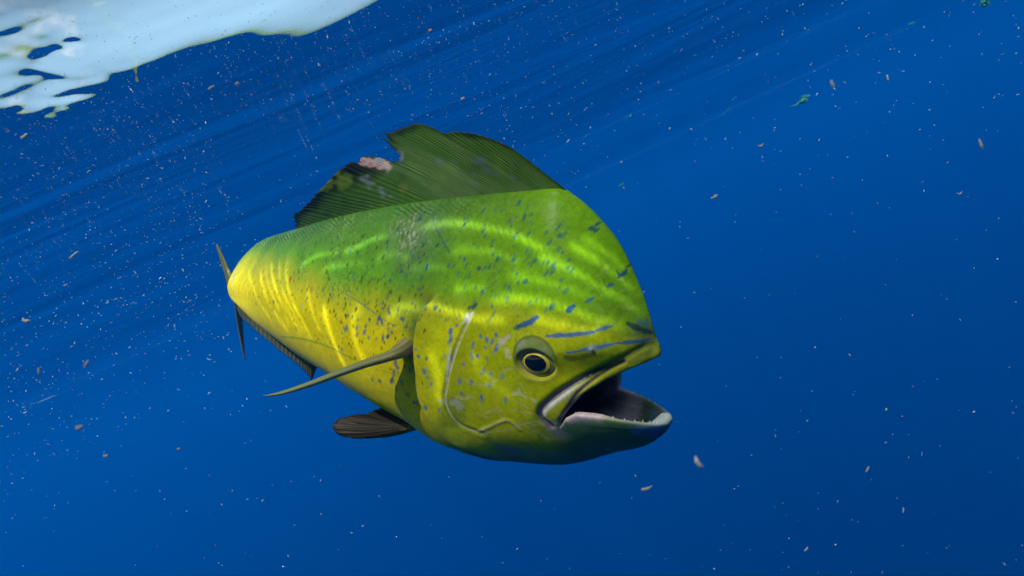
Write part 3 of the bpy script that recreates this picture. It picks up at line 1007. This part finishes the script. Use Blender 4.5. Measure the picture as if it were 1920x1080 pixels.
def pelvic(sign):
    global tt
    tt = np.linspace(0, len(pa) - 1, 150)
    b_, t_ = pin(pa[:, 0]), pin(pa[:, 1])
    t_ = t_ + np.random.default_rng(9).normal(0, 1, t_.shape) * .8
    z0 = bend(*fl([(800, 795)], 0.0)[0], 0.0)[2] - .015
    if sign > 0:
        zb = np.full(len(tt), z0)
        zt = z0 + np.linspace(.075, .035, len(tt))
    else:
        zb = np.full(len(tt), z0 + .03)
        zt = z0 + .03 + np.linspace(.13, .11, len(tt))
        t_ = b_ + (t_ - b_) * .72 + np.array([14, -12])
        b_ = b_ + np.array([14, -12])
    un = lambda p, z: np.stack([(p[:, 0] - 960) / FPX * z, (540 - p[:, 1]) / FPX * z, z], -1)
    A, B = un(b_, zb), un(t_, zt)
    P, u, vv, th, rg = blade(A, B, .0022, nv=30, ridge=.0009, raysn=13)
    nrm = np.cross(B[20] - A[20], B[120] - A[120])
    nrm /= np.linalg.norm(nrm)
    cup = .012 * np.sin(vv * math.pi * .8) * np.sin(u * math.pi)
    P0 = P + nrm * (cup + th + rg * vv)[..., None]
    P1 = P + nrm * (cup - th + rg * vv)[..., None]
    ray = np.sin(u.ravel() * 13 * 2 * math.pi)
    nn = fbm(u.ravel() * 40, vv.ravel() * 7, 91)
    uf, vf = u.ravel(), vv.ravel()
    c = np.zeros((u.size, 3)) + np.array((.028, .022, .010))
    k = (sstep(.3, 1, ray + .4 * nn) * sstep(.1, .5, uf) * .5)[:, None]
    c = c * (1 - k) + np.array((.13, .11, .045)) * k
    k = (sstep(.66, .92, uf + .1 * nn) * (1 - sstep(.85, 1.0, vf)) * .9)[:, None]
    c = c * (1 - k) + np.array((.80, .56, .03)) * k
    k = (sstep(.35, .05, vf + .15 * nn) * sstep(.3, .7, uf) * .75)[:, None]
    c = c * (1 - k) + np.array((.46, .36, .06)) * k
    V_, F_ = solid(P0, P1)
    return fish_part('pelvic_fin', V_, F_, M_FIN, np.vstack([c, c]))


pelvic(1)


# ---- eyes
def flat_mat(name, color, rough=.3, spec=.5, coat=0.0, noise=0.0):
    m, N, L = new_mat(name)
    out = N('ShaderNodeOutputMaterial')
    b = N('ShaderNodeBsdfPrincipled')
    L(b.outputs[0], out.inputs[0])
    b.inputs['Roughness'].default_value = rough
    b.inputs['Specular IOR Level'].default_value = spec
    b.inputs['Coat Weight'].default_value = coat
    b.inputs['Coat Roughness'].default_value = .08
    tc, nz, mx = N('ShaderNodeTexCoord'), N('ShaderNodeTexNoise'), N('ShaderNodeMix')
    nz.inputs['Scale'].default_value = 260
    L(tc.outputs['Object'], nz.inputs[0])
    mx.data_type = 'RGBA'
    mx.inputs[6].default_value = (*[c * (1 - noise) for c in color], 1)
    mx.inputs[7].default_value = (*[min(1, c * (1 + noise)) for c in color], 1)
    L(nz.outputs[0], mx.inputs[0])
    L(mx.outputs[2], b.inputs['Base Color'])
    return m


M_BALL = flat_mat('eye_ball', (.17, .19, .012), .25, .4, .5, .35)
M_IRIS = flat_mat('eye_iris', (.50, .42, .012), .25, .5, .4, .25)
M_PUPIL = flat_mat('eye_pupil', (.003, .003, .003), .07, .5, 0.0)
M_TOOTH = flat_mat('tooth', (.7, .68, .6), .4, .4)


def eye(sign):
    w0 = W(EYE[:1], EYE[1:])[0]

    def cap(r0, r1, dome, lift, cs, ch, rh=.72, n=40, m=10):
        rr = np.linspace(r0, r1, m)
        a = np.linspace(0, 2 * math.pi, n, endpoint=False)
        R_, A_ = np.meshgrid(rr, a, indexing='ij')
        x, y = R_ * np.cos(A_), R_ * np.sin(A_) * rh
        q = np.hypot(x + cs, (y + ch) / .72) / .0240
        z = dome * (1 - q ** 2) + lift
        s_, h_ = EYE[0] + cs + x, EYE[1] + ch + y
        wl = W(np.full(1, EYE[0]), np.full(1, EYE[1]))[0] + .35 * (W(s_.ravel(), h_.ravel()).reshape(s_.shape) - w0)
        Pc = bend(s_, h_, sign * (wl - .0065 + z))
        i = np.arange(m - 1)[:, None] * n
        j = np.arange(n)[None]
        f = np.stack([i + j, i + (j + 1) % n, i + n + (j + 1) % n, i + n + j], -1).reshape(-1, 4)
        V_ = Pc.reshape(-1, 3)
        if r0 == 0:
            V_[:n] = V_[:n].mean(0)
        return V_, (f[:, ::-1] if sign > 0 else f)
    V_, F_ = cap(0, .0240, .0085, 0, 0, 0)
    ball = fish_part('eye', V_, F_, M_BALL)
    cs, ch = -.0010, .0012
    V_, F_ = cap(0, .0162, .0085, .0004, cs, ch, .70, 40, 8)
    fish_part('iris', V_, F_, M_IRIS, parent=ball)
    V_, F_ = cap(0, .0132, .0085, .0008, cs + .0005, ch + .0006, .66, 40, 8)
    fish_part('pupil', V_, F_, M_PUPIL, parent=ball)
    return ball


eye(1)
eye(-1)

# ---- small teeth along the lower jaw
tv, tf_ = [], []
for sign in (1, -1):
    rim = RIM[2:-1]
    cr = catmull(rim, 6)
    for k in range(0, len(cr), 2):
        s0, h0 = cr[k]
        w0 = W(np.array([s0]), np.array([h0]))[0] - .0038
        if w0 < .004:
            continue
        r = .0009 * rng.uniform(.7, 1.2)
        c = []
        for q in range(6):
            a = q * math.pi / 3
            c.append(bend(s0 + r * math.cos(a), h0 - .0018, sign * (w0 + r * math.sin(a))))
        c.append(bend(s0, h0 + .0022 * rng.uniform(.6, 1.2), sign * w0))
        o = len(tv)
        tv += c
        tf_ += [(o + q, o + (q + 1) % 6, o + 6) for q in range(6)]
fish_part('teeth', np.array(tv), np.array(tf_), M_TOOTH, kind='stuff')


# ------------------------------------------------------------------ the sea surface, seen from below
def surf_pt(px, py):
    d = to_world(np.array([(px - 960) / FPX, (540 - py) / FPX, 1.0])) - CLn
    t = CAM_DEPTH / d[2]
    return (CLn + d * t)[:2]


def axis(parts, far, n):
    """grid lines: (from, to, step) stretches in the middle, growing steps out to the horizon"""
    a = np.concatenate([np.arange(lo, hi_ - 1e-9, st) for lo, hi_, st in parts])
    b = np.exp(np.linspace(math.log(parts[0][2]), math.log(far), n))
    return np.concatenate([a[0] - b[::-1], a, parts[-1][1] + b])


WX = axis([(-2.2, -.62, .010), (-.62, .22, .0045), (.22, 1.2, .012)], 2500, 130)
WY = axis([(-.5, -.15, .012), (-.15, .95, .0045), (.95, 2.9, .009)], 2500, 130)
wx, wy = np.meshgrid(WX, WY, indexing='ij')
wz = np.zeros_like(wx)
r_ = np.random.default_rng(7)
for lam, slope, n_, spread in ((3.4, .030, 5, .35), (1.3, .020, 6, .45), (.5, .011, 8, .5), (.24, .014, 7, .45)):
    res = np.maximum(.010, (np.hypot(wx, wy) - 1.0) * .11)
    fade = sstep(.5, .2, res / lam) * sstep(14, 5, np.hypot(wx, wy))
    for k in range(n_):
        th = r_.normal(math.radians(78), spread)
        L_ = lam * r_.uniform(.7, 1.4)
        kk = 2 * math.pi / L_
        ph = kk * (math.cos(th) * wx + math.sin(th) * wy) + r_.uniform(0, 6.28)
        ph = ph + .5 * np.sin(ph * .37 + k)
        wz += fade * slope / kk / math.sqrt(n_) * 1.2 * (np.sin(ph) + .25 * np.cos(2 * ph))
# steep little ripples that show as dark islands in the bright window
for (px, py, rad, amp) in ((96, 128, .018, .0024), (112, 112, .016, .0021), (150, 93, .013, .0016), (336, 3, .018, .0024)):
    cx, cy = surf_pt(px, py)
    q = ((wx - cx) ** 2 + (wy - cy) ** 2) / rad ** 2
    wz += amp * np.exp(-q) * (1 + .6 * noise2(wx * 60, wy * 60, 5))
# a hump whose far slope carries the bright window further down and whose near slope shows as a dark islet
for (px, py, rr_, rl_, amp) in ((84, 178, .075, .036, .0044), (115, 165, .05, .022, .0010), (20, 130, .17, .17, .0062)):
    cx, cy = surf_pt(px, py)
    dr = np.array([cx, cy]) / math.hypot(cx, cy)
    a_, b_ = (wx - cx) * dr[0] + (wy - cy) * dr[1], -(wx - cx) * dr[1] + (wy - cy) * dr[0]
    b_ = b_ + .010 * noise2(wx * 26, wy * 26, 15)
    a_ = a_ + .014 * noise2(wx * 40, wy * 40, 16)
    wz += amp * np.exp(-(a_ / rr_) ** 2 - (b_ / rl_) ** 2)
# caustics put into the sheet's transparency: bright lines traced to fall on the fish
undimmed = sstep(.66, .78, np.hypot(wx + .15, (wy - .25)))  # transmission lowered above the fish to cut its fill light, clear beyond
light_mask = .34 + .52 * undimmed
light_mask += .09 * fbm(wx * 1.6, wy * 4.2, 15) + .07 * fbm(wx * 5, wy * 11, 25)


def to_surface(pts):
    q = fl(pts, W)
    w_ = to_world(bend(q[:, 0], q[:, 1], W(q[:, 0], q[:, 1])))
    sw = np.array(SUN_W)
    return (w_ - sw[None] * (w_[:, 2:3] / sw[2]))[:, :2]


CAUSTICS = [([(835, 468), (880, 461), (930, 467), (985, 489)], 0.0032, .35), ([(1085, 436), (1130, 461), (1172, 500)], 0.0029, .45), ([(940, 505), (1000, 515), (1060, 532), (1120, 556)], 0.0032, .35), ([(760, 500), (800, 492), (840, 497)], 0.0036, .3), ([(600, 500), (640, 492), (690, 486)], 0.0032, .35),
            ([(640, 470), (672, 457), (700, 444), (728, 437)], 0.0024, 1.0), ([(775, 424), (815, 415), (850, 412), (900, 418), (960, 432), (1010, 455), (1045, 463)], 0.0031, .75),
            ([(1058, 448), (1090, 463), (1125, 485), (1160, 512), (1200, 545)], 0.0030, .65), ([(1000, 470), (1045, 487), (1085, 507), (1130, 534), (1175, 558), (1210, 575)], 0.0030, .8),
            ([(905, 556), (960, 551), (1010, 556), (1060, 568), (1120, 590), (1190, 603)], 0.0028, .65), ([(716, 600), (728, 580), (745, 566), (775, 562), (805, 564), (840, 574), (900, 588), (960, 590)], 0.0027, 1.0),
            ([(990, 585), (1040, 597), (1090, 608), (1140, 612)], 0.0027, .55), ([(845, 535), (880, 530), (915, 533)], 0.0035, .4),
            ([(466, 500), (470, 525), (484, 560), (512, 600)], 0.0022, .35), ([(498, 490), (502, 525), (520, 570), (556, 620)], 0.0016, .3), ([(575, 520), (582, 570), (605, 630)], 0.0029, .3), ([(524, 470), (526, 520), (541, 566), (582, 632)], 0.0016, .3),
            ([(487, 500), (492, 530), (510, 575), (545, 622)], 0.0022, .42), ([(508, 480), (512, 520), (530, 565), (570, 625)], 0.0022, .48), ([(540, 475), (538, 520), (552, 570), (590, 640)], 0.0024, .42),
            ([(605, 560), (612, 600), (630, 650), (650, 690)], 0.0041, .6), ([(560, 500), (585, 480), (620, 470), (640, 468)], 0.0035, .45), ([(680, 560), (660, 590), (665, 640), (690, 680)], 0.0048, .4),
            ([(700, 480), (740, 470), (770, 480)], 0.0048, .25), ([(800, 640), (815, 690), (812, 740)], 0.0059, .3), ([(880, 640), (900, 690), (960, 730)], 0.0059, .25)]
near = (wx > -1.6) & (wx < 1.2) & (wy > -1.0) & (wy < 2.2)
fx, fy = wx[near], wy[near]
addf = np.zeros(fx.shape)
for pts, sg, amp in CAUSTICS:
    q = catmull(to_surface(pts), 6)
    d_, side_, al_ = poly_dist(fx, fy, q)
    end = sstep(0, .15, al_) * sstep(1, .85, al_)
    sg_ = sg * (1 + .3 * np.sin(al_ * 7))
    addf = np.maximum(addf, amp * end * (.85 * np.exp(-(d_ / sg_) ** 2) + .2 * np.exp(-(d_ / (2.2 * sg_)) ** 2)))
light_mask[near] += addf * 1.05
light_mask = np.clip(light_mask, .2, 1.0)

wv = np.stack([wx, wy, wz], -1).reshape(-1, 3)
wmesh = mesh_from('water_surface', wv, grid_faces(*wx.shape))
at = wmesh.attributes.new('light_mask', 'FLOAT', 'POINT')
at.data.foreach_set('value', light_mask.ravel().astype(np.float32))
m, N, L = new_mat('sea_surface')
out, add = N('ShaderNodeOutputMaterial'), N('ShaderNodeAddShader')
tr, gl = N('ShaderNodeBsdfTransparent'), N('ShaderNodeBsdfGlossy')
gl.inputs['Roughness'].default_value = 0.0
comb = N('ShaderNodeCombineColor')
tc = N('ShaderNodeTexCoord')
mp = N('ShaderNodeMapping')
mp.inputs['Rotation'].default_value = (0, 0, math.radians(-12))
mp.inputs['Scale'].default_value = (.35, 1.5, 1)
nz = N('ShaderNodeTexNoise')
nz.inputs['Scale'].default_value = 1.0
nz.inputs['Detail'].default_value = 5
bp = N('ShaderNodeBump')
bp.inputs['Strength'].default_value = 1.0
bp.inputs['Distance'].default_value = .046
nz.inputs['Distortion'].default_value = 1.2
L(tc.outputs['Object'], mp.inputs[0])
L(mp.outputs[0], nz.inputs[0])
L(nz.outputs[0], bp.inputs['Height'])
vl = N('ShaderNodeVectorMath')
vl.operation = 'LENGTH'
L(tc.outputs['Object'], vl.inputs[0])
mb = N('ShaderNodeMapRange')                                       # far ripples are too small to see
mb.inputs[1].default_value, mb.inputs[2].default_value = 3.0, 11.0
mb.inputs[3].default_value, mb.inputs[4].default_value = 1.0, .10
L(vl.outputs['Value'], mb.inputs[0])
L(mb.outputs[0], bp.inputs['Strength'])
for k, n_ in enumerate((1.1060, 1.1060, 1.1087)):                  # slight dispersion between red, green and blue
    fr = N('ShaderNodeFresnel')
    fr.inputs['IOR'].default_value = n_
    L(fr.outputs[0], comb.inputs[k])
inv = N('ShaderNodeInvert')
L(comb.outputs[0], inv.inputs['Color'])
fa = N('ShaderNodeAttribute')
fa.attribute_name = 'light_mask'
mul = N('ShaderNodeMix')
mul.data_type, mul.blend_type = 'RGBA', 'MULTIPLY'
mul.inputs[0].default_value = 1
L(inv.outputs[0], mul.inputs[6])
mp2 = N('ShaderNodeMapping')
mp2.inputs['Rotation'].default_value = (0, 0, math.radians(-10))
mp2.inputs['Scale'].default_value = (.5, 2.4, 1)
nz2 = N('ShaderNodeTexNoise')  # streaks put into the transparency to throw light shafts
nz2.inputs['Scale'].default_value = 1.0
nz2.inputs['Detail'].default_value = 4
L(tc.outputs['Object'], mp2.inputs[0])
L(mp2.outputs[0], nz2.inputs[0])
mr = N('ShaderNodeMapRange')
mr.inputs[1].default_value, mr.inputs[2].default_value = .35, .65
mr.inputs[3].default_value, mr.inputs[4].default_value = .48, 1.0
L(nz2.outputs[0], mr.inputs[0])
mm_ = N('ShaderNodeMath')
mm_.operation = 'MULTIPLY'
L(fa.outputs['Fac'], mm_.inputs[0])
L(mr.outputs[0], mm_.inputs[1])
L(mm_.outputs[0], mul.inputs[7])
L(mul.outputs[2], tr.inputs[0])
L(comb.outputs[0], gl.inputs[0])
L(bp.outputs[0], gl.inputs['Normal'])
L(tr.outputs[0], add.inputs[0])
L(gl.outputs[0], add.inputs[1])
L(add.outputs[0], out.inputs[0])
wmesh.materials.append(m)
link('water_surface', wmesh, kind='structure')

# ------------------------------------------------------------------ the body of water: scattering haze
S_, D_ = 400.0, 220.0
zt = -.14
vs = [(x, y, z) for x in (-S_, S_) for y in (-S_, S_) for z in (-D_, zt)]
hm = mesh_from('haze', vs, [(0, 1, 3, 2), (4, 6, 7, 5), (0, 4, 5, 1), (2, 3, 7, 6), (0, 2, 6, 4), (1, 5, 7, 3)], smooth=False)
m, N, L = new_mat('sea_water')
out, pv = N('ShaderNodeOutputMaterial'), N('ShaderNodeVolumePrincipled')
pv.inputs['Color'].default_value = (.0005, .118, .435, 1)
pv.inputs['Absorption Color'].default_value = (0, 0, 0, 1)
pv.inputs['Density'].default_value = .024
pv.inputs['Anisotropy'].default_value = .10
L(pv.outputs[0], out.inputs['Volume'])
hm.materials.append(m)
link('haze', hm, kind='stuff', label='deep blue hazy sea water all around the fish')


# ------------------------------------------------------------------ drifting specks
def speck_material(name, c0, c1):
    m, N, L = new_mat(name)
    out, b = N('ShaderNodeOutputMaterial'), N('ShaderNodeBsdfPrincipled')
    b.inputs['Roughness'].default_value = .6
    b.inputs['Specular IOR Level'].default_value = .2
    b.inputs['Subsurface Weight'].default_value = 0
    tc, nz, mx = N('ShaderNodeTexCoord'), N('ShaderNodeTexNoise'), N('ShaderNodeMix')
    nz.inputs['Scale'].default_value = 25
    L(tc.outputs['Object'], nz.inputs[0])
    mx.data_type = 'RGBA'
    mx.inputs[6].default_value = (*c0, 1)
    mx.inputs[7].default_value = (*c1, 1)
    mr = N('ShaderNodeMapRange')
    mr.inputs[1].default_value, mr.inputs[2].default_value = .3, .7
    L(nz.outputs[0], mr.inputs[0])
    L(mr.outputs[0], mx.inputs[0])
    L(mx.outputs[2], b.inputs['Base Color'])
    L(b.outputs[0], out.inputs[0])
    return m


M_SPECK = speck_material('plankton', (.28, .36, .32), (.60, .72, .66))
M_TAN = speck_material('tan_fleck', (.30, .30, .23), (.46, .46, .37))
M_CREAM = speck_material('cream_fleck', (.32, .36, .29), (.50, .55, .47))
M_GREEN = speck_material('green_weed', (.02, .20, .10), (.05, .28, .14))
M_ORANGE = speck_material('orange_grain', (.60, .26, .05), (.80, .55, .25))


def unit(v):
    return v / np.linalg.norm(v, axis=-1, keepdims=True)


def fibres(C, D, K, Ln, Rd):
    """curved three sided slivers; returns verts and quads"""
    n = len(C)
    t = np.array([-1, -.4, .4, 1.0])
    ax = C[:, None] + D[:, None] * (Ln[:, None, None] * .5 * t[None, :, None]) + K[:, None] * (Ln[:, None, None] * .3 * (t[None, :, None] ** 2))
    E1 = unit(np.cross(D, K))
    E2 = unit(np.cross(D, E1))
    prof = np.array([.35, 1, 1, .35])
    a = np.array([0, 2.094, 4.189])
    V_ = ax[:, :, None] + (Rd[:, None, None, None] * prof[None, :, None, None]) * (np.cos(a)[None, None, :, None] * E1[:, None, None] + np.sin(a)[None, None, :, None] * E2[:, None, None])
    base = (np.arange(n) * 12)[:, None]
    f = []
    for i in range(3):
        for j in range(3):
            f.append([i * 3 + j, i * 3 + (j + 1) % 3, i * 3 + 3 + (j + 1) % 3, i * 3 + 3 + j])
    f = np.array(f)
    F_ = (base[:, :, None] + f[None]).reshape(-1, 4)
    return V_.reshape(-1, 3), F_


rs = np.random.default_rng(21)
Np = 21000
px, py = rs.uniform(-60, 1980, Np), rs.uniform(-60, 1140, Np)
above = (-(px - 960) * .406 + (540 - py) * .914 - 58)               # pixels above the horizon of the surface
dens = .036 + .95 * sstep(-190, 300, above) ** 1.3 * (.22 + .78 * sstep(1500, 450, px))
dens *= .55 + .6 * sstep(-.5, .5, fbm(px / 160, py / 160, 19))
z = .42 + 2.3 * rs.uniform(0, 1, Np) ** 1.25
pc = np.stack([(px - 960) / FPX * z, (540 - py) / FPX * z, z], -1)
pw = to_world(pc)
on_fish = (px > 400) & (px < 1280) & (py > 220) & (py < 890) & (z < 1.75)
ok = (rs.uniform(0, 1, Np) < dens) & (pw[:, 2] < -.05) & ~on_fish
pw, z = pw[ok], z[ok]
n = len(pw)
big = rs.uniform(0, 1, n)
ln = np.where(big < .74, rs.uniform(1.2, 2.8, n), np.where(big < .985, rs.uniform(3.0, 6.5, n), rs.uniform(6.5, 9, n))) * z / FPX
rd = np.where(big < .74, rs.uniform(.38, .75, n), rs.uniform(.32, .62, n)) * z / FPX
D_ = unit(rs.normal(0, 1, (n, 3)))
K_ = unit(np.cross(D_, rs.normal(0, 1, (n, 3)))) 
V_, F_ = fibres(pw, D_, K_ * rs.uniform(0.05, 1, (n, 1)), ln, rd)
link('drifting_plankton', mesh_from('drifting_plankton', V_, F_, M_SPECK), kind='stuff', label='thousands of tiny pale plankton specks drifting in the water')


def fleck(name, px, py, z, length, width, ang, mat, label, cat, curve=.15, seed=0):
    """one flake of debris: a thin curved lens, real size from its distance"""
    r = np.random.default_rng(seed + 100)
    L_, w_ = length * z / FPX * .46, width * z / FPX * .36
    nu, nv = 9, 10
    u = np.linspace(-1, 1, nu)
    a = np.linspace(0, 2 * math.pi, nv, endpoint=False)
    prof = np.sqrt(np.maximum(1 - np.abs(u) ** 2.6, .0)) * (1 + .18 * r.normal(size=nu)) + .04
    X = (u * L_)[:, None] + 0 * a[None]
    Y = prof[:, None] * w_ * np.cos(a)[None] * (1 + .12 * r.normal(size=(nu, nv))) + (curve * L_ * (u ** 2 - .4))[:, None]
    Z = prof[:, None] * w_ * .45 * np.sin(a)[None] + (.15 * L_ * u ** 2)[:, None]
    ca, sa = math.cos(math.radians(ang)), math.sin(math.radians(ang))
    P_ = np.stack([X * ca - Y * sa, X * sa + Y * ca, Z], -1).reshape(-1, 3)
    i = np.arange(nu - 1)[:, None] * nv
    j = np.arange(nv)[None]
    f = np.stack([i + j, i + (j + 1) % nv, i + nv + (j + 1) % nv, i + nv + j], -1).reshape(-1, 4)
    o = to_world(np.array([(px - 960) / FPX * z, (540 - py) / FPX * z, z]))
    ob = link(name, mesh_from(name, P_ @ RWn.T, f, mat), label=label, category=cat, group='larger debris drifting in the water')
    ob.location = o
    return ob


FLECKS = [
    (138, 478, .80, 25, 5, 40, M_CREAM, 'white straw-like splinter drifting left of the tail fin', 0.0),
    (45, 256, .50, 19, 9, 35, M_CREAM, 'cream flake just below the bright surface at far left', .2),
    (48, 601, .60, 18, 9, -15, M_CREAM, 'yellowish flake near the left edge, lower than the tail fin', .3),
    (148, 802, .34, 17, 11, 25, M_TAN, 'blurred tan blob at lower left, largest near the faint ripples', .1),
    (198, 855, .42, 12, 6, -5, M_CREAM, 'short cream fleck at lower left, right below the blurred tan blob', .1),
    (807, 57, .62, 8, 7, 20, M_ORANGE, 'orange grain in the blue above the dorsal fin', .0),
    (868, 185, .45, 9, 7, 20, M_CREAM, 'round pale speck just above the top of the dorsal fin', .0),
    (1310, 867, .30, 30, 11, -55, M_TAN, 'blurred pale streak to the lower right of the open jaw', .3),
    (1213, 916, .45, 25, 8, 18, M_TAN, 'tan sliver below the lower jaw', .15),
    (1562, 158, .32, 20, 7, -65, M_TAN, 'blurred tan streak beside the green weed at upper right', .1),
    (1665, 146, .55, 14, 5, -75, M_CREAM, 'pale upright fleck at upper right, right of the green weed', .15),
    (1840, 270, .36, 24, 6, -70, M_TAN, 'dim tan streak near the right edge, upper part', .1),
    (1800, 362, .60, 12, 4, 20, M_TAN, 'small hooked tan fleck near the right edge, mid height', .8),
    (1340, 369, .50, 17, 6, 28, M_TAN, 'tan fleck right of the forehead', .15),
    (1427, 272, .62, 13, 4, 20, M_TAN, 'bent tan fleck high to the right of the dorsal fin', .7),
    (1662, 768, .60, 6, 5, 60, M_CREAM, 'bright white dot at right, level with the lower jaw', .0),
    (1694, 957, .55, 13, 4, 85, M_CREAM, 'pale upright sliver at lower right', .1),
    (1627, 880, .50, 14, 5, 65, M_TAN, 'pinkish tan sliver at lower right, above the pale upright one', .1),
    (1512, 1030, .55, 12, 5, 50, M_CREAM, 'cream sliver near the bottom edge, right of centre', .1),
    (445, 157, .38, 9, 8, 10, M_TAN, 'soft round tan speck between bright surface and dorsal fin', .0),
    (396, 164, .46, 15, 6, 35, M_TAN, 'slanted tan fleck just under the notched edge of the bright surface', .1),
    (73, 696, .38, 16, 6, -75, M_TAN, 'blurred upright tan streak at left, below the yellowish flake', .1),
    (161, 683, .34, 20, 7, 60, M_TAN, 'dim blurred brown streak at left, below the white splinter', .1),
    (335, 842, .45, 8, 6, 30, M_TAN, 'small tan dot at lower left, nearest the pelvic fin', .0),
]
for k, (x, y, z_, ln_, wd_, an_, mt_, lab_, cv_) in enumerate(FLECKS):
    fleck('debris_fleck', x, y, z_, ln_, wd_, an_, mt_, lab_, 'debris', cv_, k)


def weed(px, py, z, size, ang, label, seed):
    r = np.random.default_rng(seed)
    n = 26
    L_ = size * z / FPX
    ca, sa = math.cos(math.radians(ang)), math.sin(math.radians(ang))
    ex, ey = np.array([ca, sa, 0]), np.array([-sa, ca, 0])
    C_ = ex * r.normal(0, .26, (n, 1)) * L_ + ey * r.normal(0, .09, (n, 1)) * L_ + np.array([0, 0, 1]) * r.normal(0, .08, (n, 1)) * L_
    D_ = unit(ex + r.normal(0, .7, (n, 3)))
    K_ = unit(np.cross(D_, r.normal(0, 1, (n, 3)))) * r.uniform(.2, 1, (n, 1))
    V_, F_ = fibres(C_, D_, K_, r.uniform(.2, .5, n) * L_, r.uniform(.02, .045, n) * L_)
    ob = link('weed_scrap', mesh_from('weed_scrap', V_ @ RWn.T, F_, M_GREEN), label=label, category='seaweed', group='green weed scraps at upper right')
    ob.location = to_world(np.array([(px - 960) / FPX * z, (540 - py) / FPX * z, z]))


weed(1506, 188, 2.6, 30, 32, 'feathery green weed scrap in the upper right water', 1)
weed(1846, 6, 1.5, 26, -10, 'green weed scrap cut by the top edge near the right corner', 2)
weed(1709, 44, 1.6, 9, 20, 'tiny green weed bit between the two larger scraps', 3)
weed(1165, 346, 1.2, 10, 30, 'tiny green weed bit in the blue beside the forehead', 4)
